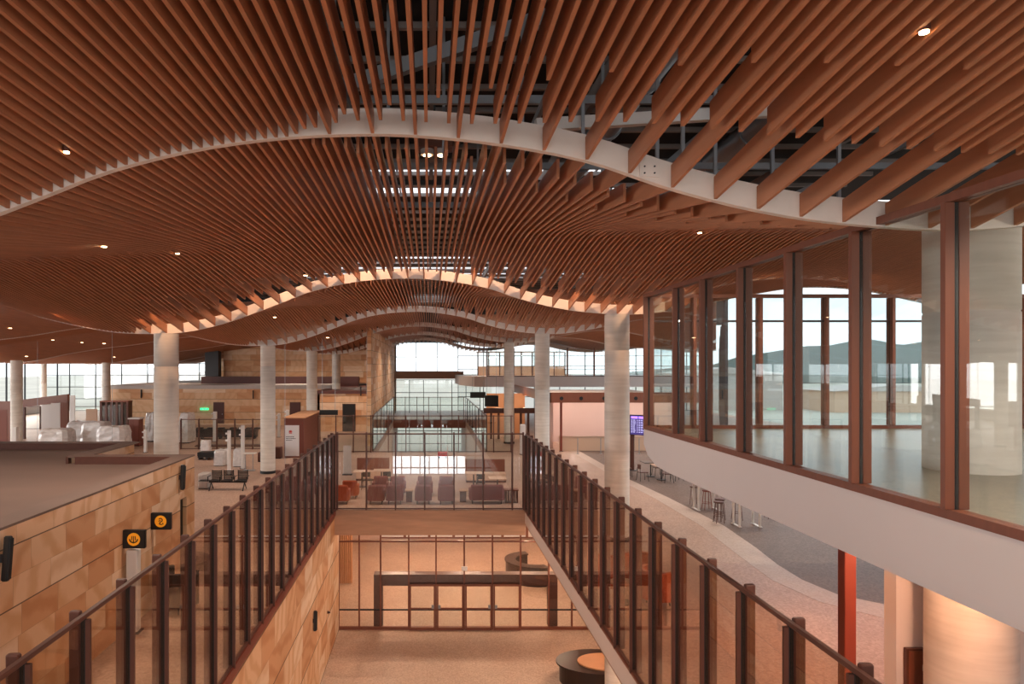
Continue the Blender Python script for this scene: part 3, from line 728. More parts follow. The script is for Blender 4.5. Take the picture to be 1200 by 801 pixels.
for i, (px) in enumerate((677, 704, 749)):
    p = thing('rail_post', ['thin grey rail post before the shop, nearest the red post', 'thin grey rail post before the shop, beside the thick column', 'thin grey rail post before the shop, near the display screen'][i], 'post', (at(px, 0, 43.2)[0], 43.2, 0))
    MB().tube((0, 0, .02), (0, 0, 1.0), .025, n=8).build('shaft', p, 'steel'); MB().tube((0, 0, 0), (0, 0, .02), .09, n=14).build('base', p, 'steel')
mb = MB().box(at(570, 0, 56)[0], sx0+.2, 56, 56.3, 0, 3.3); S('wall_far', mb, 'orange_clad', 'warm lit timber wall right of the second void')
hb = thing('overhead_beam', 'dark brown lintel beam crossing behind the far right column', 'beam', (0, 0, 0), kind='thing')
MB().box(at(567, 0, 52)[0], at(628, 0, 52)[0], 52, 52.3, at(0, 484, 52)[2], at(0, 478, 52)[2]).build('lintel', hb, 'timber_dark')
for i in range(8):
    x = at(567+61*i/7, 0, 52)[0]; MB().box(x-.08, x+.08, 52.05, 52.25, 0, at(0, 484, 52)[2]).build('post', hb, 'timber_dark')
def hang_screen(px0, px1, py0, py1, d, label):
    x0, _, z1 = at(px0, py0, d); x1, _, z0 = at(px1, py1, d)
    t = thing('hanging_screen', label, 'screen', ((x0+x1)/2, d, z0)); w = (x1-x0)/2; h = z1-z0
    MB().box(-w, w, -.06, .06, 0, h, .02).build('casing', t, 'black'); MB().box(-w+.04, w-.04, -.066, -.06, .04, h-.04).build('screen_face', t, 'gasket')
    top = min(ceil_z((x0+x1)/2, d)+.1, 20)
    for s in (-.7*w, .7*w): MB().tube((s, 0, h), (s, 0, top-z0), .015, n=6).build('rod', t, 'steel')
hang_screen(568, 584, 463, 476, 52, 'square black screen hanging beside the far right column')
hang_screen(551, 569, 459, 466, 60, 'flat black sign board hanging behind the square screen')
hang_screen(374.5, 396, 480, 486, 46, 'wide black sign board hanging right of the kiosk')

# flight information display on post
t = thing('flight_display', 'tilted violet flight information display on a brown post', 'display', (at(741, 0, 36.5)[0], 36.5, 0), -.55)
MB().box(-.1, .1, -.06, .06, .03, 2.0, .01).build('post', t, 'timber_dark'); MB().box(-.25, .25, -.2, .2, 0, .03).build('base_plate', t, 'dark_steel')
sc = MB().box(-.1, .82, -.16, -.06, 1.9, 2.98, .015).build('casing', t, 'black'); 
s_ = MB().box(-.06, .78, -.166, -.16, 1.94, 2.94).build('screen_face', sc, 'screen_violet')
MB().box(-.02, .33, -.172, -.167, 2.78, 2.9).box(.38, .74, -.172, -.167, 2.78, 2.9).build('header_bar', sc, 'screen_head')
q = MB()
for j in range(8):
    for i in range(2):
        x = -.02+i*.4; z = 2.68-j*.09
        q.box(x, x+.08, -.172, -.167, z, z+.03).box(x+.11, x+R.uniform(.2, .27), -.172, -.167, z, z+.03).box(x+.3, x+.35, -.172, -.167, z, z+.03)
q.build('text_lettering', sc, 'screen_text')

# ------------------------------------------------------------------ furniture helpers
def cafe_table(label, X, Y, rz=0, w=.7, h=.74, top='tan_panel', leg='black', group=None, round_=False):
    t = thing('cafe_table', label, 'table', (X, Y, 0), rz, group)
    if round_: MB().tube((0, 0, h-.03), (0, 0, h), w/2, n=28).build('tabletop', t, top)
    else: MB().box(-w/2, w/2, -w/2, w/2, h-.03, h, .008).build('tabletop', t, top)
    MB().tube((0, 0, .03), (0, 0, h-.03), .03, n=10).build('pedestal', t, leg); MB().tube((0, 0, 0), (0, 0, .03), .22, n=20).build('foot', t, leg)
    return t
def side_chair(label, X, Y, rz=0, mat='black', group=None, sh=.45, name='side_chair', leg='black'):
    t = thing(name, label, 'chair', (X, Y, 0), rz, group)
    MB().box(-.21, .21, -.21, .21, sh-.04, sh, .015).build('seat', t, mat)
    n = 8; o = [(.22*math.sin(a), .24-.05*abs(a)) for a in [(-.95+1.9*i/n) for i in range(n+1)]]
    MB().prism([(x, y-.03) for x, y in o]+[(x, y) for x, y in o[::-1]], sh+.14, sh+.36).build('backrest', t, mat)
    for sx in (-1, 1):
        MB().tube((sx*.17, .19, sh-.02), (sx*.16, .2, sh+.2), .012, n=6).build('back_post', t, leg)
        for sy in (-1, 1): MB().tube((sx*.22, sy*.22, 0), (sx*.17, sy*.17, sh-.03), .012, n=6).build('leg', t, leg)
    return t
def high_table(label, X, Y, w=1.5, h=1.05):
    t = thing('high_table', label, 'table', (X, Y, 0))
    MB().box(-w/2, w/2, -.35, .35, h-.04, h, .01).build('tabletop', t, 'timber_light')
    for sx in (-1, 1):
        for sy in (-1, 1): MB().box(sx*(w/2-.1)-.03, sx*(w/2-.1)+.03, sy*.25-.03, sy*.25+.03, .02, h-.04).build('leg', t, 'white_metal')
        MB().box(sx*(w/2-.1)-.05, sx*(w/2-.1)+.05, -.33, .33, 0, .02).build('foot', t, 'white_metal')
def stool(label, X, Y, group=None, mat='black', h=.76):
    t = thing('bar_stool', label, 'stool', (X, Y, 0), 0, group)
    MB().tube((0, 0, h-.05), (0, 0, h), .18, .17, 18).build('seat', t, mat)
    for a in (45, 135, 225, 315):
        c, s = math.cos(math.radians(a)), math.sin(math.radians(a)); MB().tube((.2*c, .2*s, 0), (.13*c, .13*s, h-.05), .012, n=6).build('leg', t, mat)
    n = 16; r = MB()
    for i in range(n): r.tube((.175*math.cos(i*2*math.pi/n), .175*math.sin(i*2*math.pi/n), .26), (.175*math.cos((i+1)*2*math.pi/n), .175*math.sin((i+1)*2*math.pi/n), .26), .009, n=5, caps=False)
    r.build('foot_ring', t, mat)
def flo(px, py): d = EYE*F/(py-VY); return (px-VX)*d/F, d
# right dining sets
X, Y = flo(769, 562)
cafe_table('dark square table by the display, far one of the dining group', X+.05, Y+1.0, w=.85, top='dark_desk')
cafe_table('pale-topped square table below the white slab tip', X+.25, Y, w=.85)
for i, (dx, dy, rz, lb) in enumerate([(-.75, -.25, 1.7, 'dark chair left of the pale-topped square table'), (.95, -.2, -1.4, 'dark chair right of the pale-topped square table'), (.3, -.75, 3.14, 'dark chair in front of the pale-topped square table'),
                                      (-1.15, 1.0, 1.5, 'dark chair beside the display post'), (.5, 1.3, -1.5, 'dark chair right of the far dark table')]):
    side_chair(lb, X+dx, Y+dy, rz, mat='timber_dark')
X, Y = flo(826, 597); high_table('white-legged high table, farther one under the slab', X+.1, Y+.1, 1.0)
stool('black bar stool at the farther high table', X-.05, Y+.9, mat='timber_dark'); stool('red-brown bar stool tucked at the farther high table', X+.1, Y-.05+.1, mat='red_steel')
X, Y = flo(878, 616); high_table('white-legged high table, nearer one under the slab', X-.05, Y+.1, .9)
stool('black bar stool left of the nearer high table', X-.85, Y+.5, mat='timber_dark'); stool('black bar stool behind the nearer high table', X+.0, Y+.95, mat='timber_dark'); stool('black bar stool far left behind the nearer high table', X-.6, Y+1.0, mat='timber_dark')
X, Y = flo(893, 607); stool('black bar stool right of the nearer high table', X+.3, Y, mat='timber_dark')
# orange armchairs right of the void
X, Y = flo(778, 712)
lounge_chair('bright orange tub armchair by the right balustrade, front one', X-.05, Y+.25, 1.9, 'orange_fabric', s=1.1)
lounge_chair('bright orange tub armchair behind the front orange one', X-.1, Y+1.35, -.9, 'orange_fabric', s=1.1)
lounge_chair('orange tub armchair across the small round table', X-1.1, Y+1.1, .6, 'orange_fabric', s=1.1)
cafe_table('low round tan table between orange armchairs', X-.85, Y+.35, w=.6, h=.5, round_=True)
# lounge between the two voids
for i, (px, lb, mt) in enumerate([(400, 'orange armchair in the corner by the left balustrade end', 'orange_fabric'), (441, 'plum armchair, first of the row behind the cross glass', 'plum_fabric'), (462.5, 'plum armchair, second of the row behind the cross glass', 'plum_fabric'),
                              (496, 'plum armchair, third of the row behind the cross glass', 'plum_fabric'), (523, 'plum armchair, fourth of the row behind the cross glass', 'plum_fabric')]):
    x, y = (px-VX)*27.8/F, 27.8
    def arm(X, Y, rz, label):
        t = thing('lounge_armchair', label, 'armchair', (X, Y, 0), rz)
        MB().box(-.3, .3, -.3, .22, .14, .42, .04).build('seat', t, mt); MB().box(-.31, .31, .2, .34, .14, .78, .05).build('backrest', t, mt)
        for s in (-1, 1): MB().box(s*.3-.05, s*.3+.05, -.28, .25, .14, .58, .03).build('armrest', t, mt)
        for sx in (-1, 1):
            for sy in (-1, 1): MB().tube((sx*.24, sy*.22, 0), (sx*.24, sy*.22, .15), .02, n=8).build('leg', t, 'black')
    arm(x, y, math.pi, lb)
    if i: arm(x+.05, y+1.7, 0, lb.replace('row behind', 'farther row behind'))
    else: arm(x+.25, y+1.1, math.pi, 'orange armchair just behind the corner one')
def block_table(px, d, w, h, label, mat='timber_light'):
    x = (px-VX)*d/F; t = thing('side_table', label, 'table', (x, d, 0))
    MB().box(-w/2, w/2, -.25, .25, h-.04, h, .01).build('tabletop', t, mat); MB().box(-w/2+.05, w/2-.05, -.2, .2, 0, h-.04).build('base', t, 'timber_dark')
block_table(479.5, 28.2, .35, .48, 'small square side table between the plum armchairs'); block_table(542.5, 28.2, .35, .48, 'small square side table beside the plum sofa')
t = thing('plum_sofa', 'long plum sofa behind the cross glass', 'sofa', (at(570, 0, 27.9)[0], 27.9, 0), math.pi)
for s in (-.31, .31): MB().box(s-.3, s+.3, -.3, .25, .15, .43, .04).build('seat_cushion', t, 'plum_fabric')
MB().box(-.66, .66, .22, .36, .15, .78, .05).build('backrest', t, 'plum_fabric')
for s in (-1, 1): MB().box(s*.66-.05, s*.66+.05, -.3, .3, .15, .58, .03).build('armrest', t, 'plum_fabric')
for sx in (-1, 1):
    for sy in (-1, 1): MB().tube((sx*.58, sy*.24, 0), (sx*.58, sy*.24, .16), .02, n=8).build('leg', t, 'black')
def banquette(px0, px1, d, label):
    x0, x1 = (px0-VX)*d/F, (px1-VX)*d/F; t = thing('banquette', label, 'bench', ((x0+x1)/2, d, 0)); w = (x1-x0)/2
    MB().box(-w, w, .12, .3, 0, 1.05, .02).build('backrest', t, 'timber'); MB().box(-w, w, -.4, .12, .1, .46, .03).build('seat', t, 'tan_panel')
    MB().box(-w, w, -.35, .1, 0, .1).build('plinth', t, 'timber_dark')
banquette(418, 456, 33.5, 'brown-backed bench left of centre in the lounge'); banquette(546, 592, 33, 'brown-backed bench right of centre in the lounge')
for px, d, lb in [(424, 31.5, 'tan table before the left bench'), (447, 31.8, 'second tan table before the left bench'), (555, 31, 'tan table before the right bench'), (583, 29.6, 'tan table nearest the right balustrade corner')]:
    cafe_table(lb, (px-VX)*d/F, d, w=.75)
for px, d, rz, lb in [(430, 30.9, 3.1, 'black chair before the left bench table'), (453, 31, 3.3, 'black chair before the second left table'), (565, 29.5, 1.5, 'black chair at the table by the right corner'), (563, 30.3, 3.1, 'black chair before the right bench table')]:
    side_chair(lb, (px-VX)*d/F, d, rz)
x = at(599, 0, 28)[0]; t = thing('slatted_bin', 'low slatted brown cabinet at the right corner of the cross glass', 'cabinet', (x, 28, 0))
for i in range(5): MB().box(-.25+i*.115, -.2+i*.115, -.2, .2, .02, .5).build('slat', t, 'timber_dark')
MB().box(-.28, .28, -.22, .22, .5, .54).build('top', t, 'timber'); MB().box(-.26, .26, -.18, .18, 0, .02).build('base', t, 'black')
x, y = flo(407, 556); t = thing('grey_totem', 'plain grey totem panel behind the left balustrade corner', 'totem', (x, y, 0))
MB().box(-.2, .2, -.06, .06, .04, 1.5, .03).build('panel', t, 'roof_grey'); MB().box(-.25, .25, -.15, .15, 0, .04).build('base', t, 'dark_steel')
x, y = at(612.5, 0, 43)[:2]; t = thing('white_bollard', 'white bollard at the corner of the near balustrades', 'bollard', (x, y, 0))
MB().box(-.16, .16, -.12, .12, .02, 1.9, .05).build('body', t, 'white_metal'); MB().box(-.2, .2, -.16, .16, 0, .02).build('base', t, 'dark_steel')
x, y = at(518.5, 0, 41.4)[:2]; t = thing('red_trolley', 'small red box trolley in front of the second void', 'trolley', (x, y, 0))
MB().box(-.28, .28, -.2, .2, .12, .36, .02).build('body', t, 'red_paint'); MB().tube((.3, 0, .1), (.3, 0, .75), .02, n=8).build('handle', t, 'white_metal')
for s in (-.2, .2): MB().tube((s, -.22, .06), (s, .22, .06), .06, n=12).build('wheel', t, 'black')

# lower level desks
def curved_desk(cx, cy, r, a0, a1, z, label, h=.95):
    t = thing('curved_desk', label, 'desk', (cx, cy, z)); n = 24
    A = [math.radians(a0+(a1-a0)*i/n) for i in range(n+1)]
    def ring(ro, ri): return [(ro*math.cos(a), ro*math.sin(a)) for a in A]+[(ri*math.cos(a), ri*math.sin(a)) for a in A[::-1]]
    MB().prism(ring(r, r-.35), 0, h-.06).build('front', t, 'dark_desk'); MB().prism(ring(r+.05, r-.5), h-.06, h).build('worktop', t, 'dark_desk')
    MB().prism(ring(r-.55, .3), 0, .45).build('inner_bench', t, 'orange_clad')
curved_desk(5.3, 34.4, 1.45, 100, 290, Z0, 'dark curved desk with pale inner bench beyond the lower glazing')
t = thing('round_counter', 'dark round counter with orange inner top on lower floor', 'counter', (5.75, 23.2, Z0))
n = 48; c = lambda r: [(r*1.15*math.cos(2*math.pi*i/n), r*.8*math.sin(2*math.pi*i/n)) for i in range(n)]
MB().prism(c(1.15), 0, .6).build('body', t, 'dark_desk'); MB().prism(c(1.25), .6, .66).build('rim', t, 'dark_desk'); MB().prism([(x+.25, y-.1) for x, y in c(.85)], .66, .70).build('inner_top', t, 'orange_clad')

# ------------------------------------------------------------------ left hall
# beam seating
X, Y = flo(267, 574)
t = thing('beam_bench', 'black three-seat beam bench on the concourse floor', 'bench', (X, Y, 0))
MB().box(-.85, .85, -.03, .03, .34, .4).build('beam', t, 'black')
for i, s in enumerate((-.55, -.02, .62)):
    st = MB().box(s-.23, s+.23, -.25, .2, .42, .47, .02).build('seat', t, 'black')
    b_ = MB(); 
    for j in range(6): b_.box(s-.22, s+.22, .2, .23, .48+j*.065, .525+j*.065)
    b_.box(s-.23, s-.2, .2, .24, .45, .88).box(s+.2, s+.23, .2, .24, .45, .88); b_.build('backrest', t, 'black')
for s in (-.83, -.29, .25, .36, .9):
    MB().box(s-.02, s+.02, -.22, .2, .62, .65).box(s-.02, s+.02, -.22, -.19, .42, .62).build('armrest', t, 'black')
for s in (-.75, .75):
    MB().tube((s, 0, .36), (s, -.3, .02), .025, n=8).tube((s, 0, .36), (s, .3, .02), .025, n=8).build('leg', t, 'black')
MB().box(-1.25, -.85, -.2, .15, .42, .45).build('side_shelf', t, 'black')
def pole(px, py0, py1, w, label, mat='white_metal', lamps=2):
    X, Y = flo(px, py1); h = (py1-py0)*Y/F; w = w*Y/F
    t = thing('scanner_pole', label, 'pole', (X, Y, 0)); MB().box(-w/2, w/2, -w/2, w/2, .02, h, .02).build('shaft', t, mat)
    MB().box(-w*.8, w*.8, -w*.8, w*.8, 0, .02).build('base', t, 'dark_steel')
    for i in range(lamps): MB().tube((-w*.5, -w*.5, h-.15-i*.35), (-w*.8, -w*.9, h-.15-i*.35), .05, n=10).build('camera_head', t, 'white_metal')
pole(268.5, 504, 556, 3.6, 'white camera pole standing nearest the black bench'); pole(284.5, 498, 549, 3.8, 'white camera pole beside the small white table')
pole(252, 482, 517, 4, 'white scanner pole behind the glass screen'); pole(170.5, 503, 530, 3, 'white camera pole beside the thick left column')
pole(327, 484, 512, 3, 'white pole just right of the black-footed column'); pole(132, 481, 503, 3, 'white pole above the wrapped counters'); pole(18, 500, 528, 5, 'white cabinet pole by the brown partition', lamps=0)
pole(337, 480, 505, 3.5, 'white pole behind the kiosk')
def wrapped(px0, px1, py0, py1, label, d=None, dy=1.2):
    """machine under clear plastic: crumpled cover over a body"""
    if d is None: d = EYE*F/(py1-VY)
    x0, x1 = (px0-VX)*d/F, (px1-VX)*d/F; h = EYE-(py0-VY)*d/F; w = (x1-x0)/2
    t = thing('wrapped_machine', label, 'machine', ((x0+x1)/2, d+dy/2, 0)); rr = random.Random(px0)
    n, mlev = 20, 7; vs = []
    for j in range(mlev+1):
        f = j/mlev; s = (1.04-.12*f) if j < mlev else .80
        for i in range(n):
            a = 2*math.pi*i/n; c_, s_ = math.cos(a), math.sin(a); e = max(abs(c_), abs(s_))
            k = s*(1+rr.uniform(-.035, .035))
            vs.append((w*c_/e*k*.97, dy/2*s_/e*k*.97, h*(.04+.96*f)+(rr.uniform(-.05, .03) if j == mlev else 0)))
    fs = [[j*n+i, j*n+(i+1) % n, (j+1)*n+(i+1) % n, (j+1)*n+i] for j in range(mlev) for i in range(n)]
    vs.append((0, 0, h*.99)); fs += [[mlev*n+i, mlev*n+(i+1) % n, (mlev+1)*n] for i in range(n)]
    MB().poly(vs, fs).build('plastic_cover', t, 'plastic_wrap'); MB().box(-w*.8, w*.8, -dy*.4, dy*.4, 0, h*.06).build('base', t, 'black')
wrapped(249, 263, 528, 546, 'plastic-wrapped machine left of the camera poles'); wrapped(272, 283, 526, 547, 'plastic-wrapped tall cart between the two camera poles', dy=.8)
wrapped(42, 78, 503, 524, 'long low white-wrapped counter nearest the block roof', 46, 1.6); wrapped(75, 104, 494, 520, 'white-wrapped counter with dark opening', 50, 1.5)
wrapped(92, 122, 495, 520, 'bulging white-wrapped unit in the middle of the counters', 47.5, 1.6); wrapped(110, 145, 500, 524, 'white-wrapped unit beside the brown box, with hooks in front', 45, 1.6)
wrapped(168, 181, 484, 512, 'pale wrapped machine left of the thick column', 50, 1.6); wrapped(208, 222, 484, 515, 'pale wrapped machine right of the thick column', 49, 1.6)
wrapped(234, 245, 516, 530, 'small wrapped stand before the conveyors', 44, .6)
# small white table
X, Y = flo(292, 551); t = thing('small_table', 'small white table beside the camera pole', 'table', (X, Y, 0))
MB().box(-.35, .35, -.25, .25, .9, .94, .01).build('tabletop', t, 'white_metal'); 
for s in (-.2, .2): MB().tube((s, 0, .03), (s, 0, .9), .02, n=8).build('leg', t, 'steel')
MB().box(-.32, .32, -.2, .2, 0, .03).build('foot', t, 'steel')
def crate(px0, px1, py0, py1, label, mat, name='storage_cabinet', d=None, dy=.7, cat='cabinet', door=True):
    if d is None: d = EYE*F/(py1-VY)
    x0, x1 = (px0-VX)*d/F, (px1-VX)*d/F; h = EYE-(py0-VY)*d/F; w = (x1-x0)/2
    t = thing(name, label, cat, ((x0+x1)/2, d, 0)); MB().box(-w, w, 0, dy, .05, h, .02).build('body', t, mat); MB().box(-w*.95, w*.95, .03, dy-.03, 0, .05).build('plinth', t, 'black')
    if door: MB().box(-w*.9, -.01, -.02, 0, .1, h-.06).build('door', t, mat); MB().box(.01, w*.9, -.02, 0, .1, h-.06).build('door', t, mat)
    return t
crate(232, 243, 555, 573, 'grey crate between the sandstone corner and black bench', 'roof_grey', 'crate', cat='crate', dy=.6)
ct = crate(151, 163, 491, 520, 'red-brown cabinet with white top beside the thick column', 'stairs_red', d=47.3)
MB().box(-.42, .42, -.06, .76, EYE-(491-VY)*47.3/F, EYE-(491-VY)*47.3/F+.1, .02).build('worktop', ct, 'white_metal')
for i, (px0, px1, py0, py1, d, mt, lb) in enumerate([(210, 260.5, 503, 512, 52, 'black', 'black security conveyor, left of the camera poles'), (262, 300, 503, 514, 52, 'black', 'black security conveyor, right of the camera poles'),
                                      (222, 300, 497, 503, 56, 'tan_panel', 'tan screening counter behind the black conveyors'), (228, 306, 522, 528, 47, 'timber_dark', 'low brown counter below the conveyors'), (231, 252, 530, 540, 40.5, 'black', 'black tray stand beside the wrapped machine')]):
    x0, x1 = (px0-VX)*d/F, (px1-VX)*d/F; h = EYE-(py0-VY)*d/F; t = thing('security_conveyor' if i < 2 else 'screening_counter', lb, 'conveyor' if i < 2 else 'counter', ((x0+x1)/2, d, 0)); w = (x1-x0)/2
    MB().box(-w, w, 0, .8, h-.22, h, .02).build('bed', t, mt); MB().box(-w*.97, w*.97, .05, .75, .12, h-.22).build('skirt', t, mt)
    for s in (-.85, 0, .85): MB().box(s*w-.04, s*w+.04, .1, .7, 0, .12).build('leg', t, 'dark_steel')
    if i < 2:
        for k in range(4):
            xx = -w+.4+k*w*.5; MB().box(xx, xx+.45, .2, .6, h, h+.12, .02).build('tray', t, 'dark_steel')
# kiosk with the red sign
d = 41.5; x0, x1 = at(333, 0, d)[0], at(351, 0, d)[0]
t = thing('kiosk', 'red-brown slant-topped kiosk with white notice panel', 'kiosk', (x0, d, 0)); w = x1-x0; zt = at(0, 490, d)[2]
MB().prism([(0, 0), (6.5, 0), (6.5, zt+.0), (0, zt)], 0, w+.25, 'x').build('body', t, 'stairs_red')
MB().box(-.08, w+.35, -.1, 6.6, zt, zt+.06).build('top', t, 'orange_clad')
pn = MB().box(.04, w-.02, -.03, 0, .1, at(0, 498, d)[2]).build('notice_panel', t, 'sign_white')
q = MB().mat('red_paint'); cx = w*.42; zz = at(0, 505, d)[2]
q.box(cx-.09, cx+.09, -.035, -.03, zz-.14, zz-.1).box(cx-.07, cx+.07, -.035, -.03, zz-.08, zz+.05).box(cx-.1, cx-.08, -.035, -.03, zz-.08, zz+.02).box(cx+.08, cx+.1, -.035, -.03, zz-.08, zz+.02)
q.build('red_emblem', pn)
q = MB().mat('dark_steel')
for j, (a, b_) in enumerate([(.12, .62), (.12, .7), (.12, .5)]):
    u = a
    while u < b_: l = R.uniform(.03, .1); q.box(u, min(u+l, b_), -.035, -.03, zz-.36-j*.1, zz-.32-j*.1); u += l+.02
q.build('text_lines', pn)
# luggage style dark items behind the column
crate(302, 307, 530, 541, 'dark trolley left of the black-footed column', 'timber_dark', 'luggage_trolley', cat='trolley', d=39.6, dy=.5)
crate(320, 329, 524, 536, 'dark trolley between black-footed column and kiosk', 'timber_dark', 'luggage_trolley', cat='trolley', d=41, dy=.5)
# far-left partitions
d = 47.5
t = thing('timber_partition', 'brown timber partition cut by the picture edge', 'partition', (at(-12, 0, d)[0], d, 0), kind='thing'); w = at(15, 0, d)[0]-at(-12, 0, d)[0]
MB().box(0, w, 0, .2, 0, at(0, 470, d)[2]).build('panel', t, 'timber'); MB().box(.2, w-.4, -.02, 0, .1, at(0, 480, d)[2]).build('inset', t, 'stairs_red')
d = 52; t = thing('timber_header', 'brown timber header beam sloping before the window wall', 'beam', (0, 0, 0), kind='thing')
x0, x1 = at(26, 0, d)[0], at(79, 0, d)[0]; z0a, z1a, z0b, z1b = at(0, 477, d)[2], at(0, 468, d)[2], at(0, 470.5, d)[2], at(0, 461.5, d)[2]
MB().prism([(x0, z0a), (x1, z0b), (x1, z1b), (x0, z1a)], d, d+.3, 'y').build('header', t, 'timber')
MB().box(x0, x0+.15, d+.05, d+.25, 0, z0a).build('post', t, 'timber_dark'); MB().box(x1-.15, x1, d+.05, d+.25, 0, z0b).build('post', t, 'timber_dark')
for i, (a, b_, y0_, mt, lb, dd) in enumerate([(49, 60, 474, 'white_metal', 'white wrapped panel, left one before the windows', 51), (60, 71, 472, 'white_metal', 'white wrapped panel, right one before the windows', 51), (71, 80, 471, 'timber', 'brown partition panel beside the white panels', 51),
                                              (101, 114, 479, 'tan_panel', 'pale notice board on stand before the windows', 55), (82, 88, 463, 'white_metal', 'tall pale pier beyond the timber header', 56)]):
    x0, x1 = (a-VX)*dd/F, (b_-VX)*dd/F; t = thing('standing_panel', lb, 'panel', ((x0+x1)/2, dd, 0)); w = (x1-x0)/2
    MB().box(-w, w, -.05, .05, .04, EYE-(y0_-VY)*dd/F, .01).build('board', t, mt); MB().box(-w, w, -.25, .25, 0, .04).build('foot', t, 'dark_steel')
t = thing('glass_cabinet', 'dark timber-framed glass cabinets beside the window wall', 'cabinet', (at(118, 0, 58)[0], 58, 0)); w = at(149, 0, 58)[0]-at(118, 0, 58)[0]; h = at(0, 471, 58)[2]
for i in range(6): MB().box(w*i/5-.09, w*i/5+.09, 0, .8, 0, h).build('frame', t, 'timber_dark')
MB().box(0, w, .1, .8, 0, h*.9).build('body', t, 'dark_steel'); MB().box(-.1, w+.1, 0, .85, h, h+.12).build('top', t, 'timber')
for i in range(5): MB().box(w*i/5+.1, w*(i+1)/5-.1, .03, .05, .2, h-.1).build('pane', t, 'glass_clear')
balustrade('low brown-posted glass screen before the far window wall', 'x', 60, -40, -28.4, 1, 2.0, pitch=2.9, mat='glass_green')

# ------------------------------------------------------------------ ceiling lights
def downlight(px, py, d, label, r=.05, power=0, col_=(1, .72, .48)):
    x = at(px, 0, d)[0]; z = EYE-(py-VY)*d/F
    t = thing('downlight', label, 'light', (x, d, z))
    MB().tube((0, 0, .015), (0, 0, .2), r*1.25, n=16).build('housing', t, 'timber_dark'); MB().tube((0, 0, 0), (0, 0, .015), r, n=16).build('lens', t, 'lamp_glow')
    if power:
        l = bpy.data.lights.new('downlight_spot', 'SPOT'); l.energy = power; l.color = col_; l.spot_size = 2.4; l.spot_blend = 1; l.shadow_soft_size = .08
        o = bpy.data.objects.new('downlight_lamp', l); C.objects.link(o); o.location = (0, 0, -.03); o.parent = t
def dl_at(x, y, label, r=.05, power=0, drop=.0):
    z = ceil_z(x, y)+drop; return downlight(VX+x*F/y, VY-(z-EYE)*F/y, y, label, r, power)
def dl_px(px, py, label, r=.05, power=0):
    # depth where the sight line through this pixel meets the batten underside
    best = None; d = 3.0; pv = None
    while d < 84:
        x = at(px, 0, d)[0]; g_ = (EYE-(py-VY)*d/F)-ceil_z(x, d)
        if pv is not None and pv < 0 <= g_: best = d; break
        pv = g_; d += .05
    if best: dl_at(at(px, 0, best)[0], best, label, r, power, -.02)
dl_px(1083, 31, 'bright starburst downlight between battens, top right', .032, 120)
dl_px(122, 288, 'small downlight on the left crease of the batten ceiling', .045, 60); dl_px(208, 296, 'small downlight right along the left crease', .045, 60)
dl_px(820, 272, 'downlight at the crease left of the glazed room', .045, 60); dl_px(78, 176, 'small dark sensor-like downlight in the upper left battens', .03)
dl_px(12, 384, 'downlight in the low left vault, nearest the edge', .07); dl_px(62, 398, 'downlight in the low left vault, second from the edge', .07); dl_px(96, 401, 'downlight in the low left vault above the window bay', .07)
dl_px(122, 402, 'wide glowing downlight on the left vault ridge', .1); dl_px(31, 417, 'low downlight just above the window tops', .08); dl_px(134, 418, 'low downlight above the slim window column', .08)
dl_px(322, 371, 'downlight between the left columns', .07); dl_px(358, 322, 'downlight near the second white band, left', .05)
dl_px(384, 395, 'downlight above the far stone wall', .1); dl_px(440, 408, 'tiny downlight over the tall flank wall', .1)
x, y, z = at(509, 183, 12.4)
t = thing('twin_lantern', 'orange-lit twin round lantern hanging in the ceiling opening', 'light', (x, y, z))
MB().box(-.34, .34, -.2, .2, .12, .75, .02).build('housing', t, 'timber')
for s in (0, 1):
    rg = MB().tube((-.13+.26*s, 0, .02), (-.13+.26*s, 0, .12), .12, n=20).build('lamp_ring', t, 'white_metal'); MB().tube((-.13+.26*s, 0, .005), (-.13+.26*s, 0, .02), .07, n=18).build('lens', rg, 'lamp_glow')
MB().box(-.02, .02, -.02, .02, .75, ZR-z).build('rod', t, 'dark_steel')
x, y, z = at(1044, 95, 6.5)
t = thing('camera_cylinder', 'small white cylinder camera hanging between battens at right', 'camera', (x, y, z-.08)); MB().tube((0, 0, 0), (0, 0, .18), .035, n=14).build('body', t, 'white_metal'); MB().tube((0, 0, .18), (0, 0, 1.2), .012, n=8).build('rod', t, 'steel')
# suspension wires
for px, d, lb in [(334, 33.5, 'hair-thin vertical wire just right of the black-footed column'), (430, 43.5, 'hair-thin vertical wire before the tall flank wall'), (44, 43, 'hair-thin vertical wire near the partition at the window wall'), (131.5, 41, 'hair-thin vertical wire near the dark glass cabinets')]:
    x = at(px, 0, d)[0]; tag(MB().tube((x, d, 0), (x, d, ceil_z(x, d)), .01, n=6).build('suspension_wire', None, 'steel'), lb, 'wire')

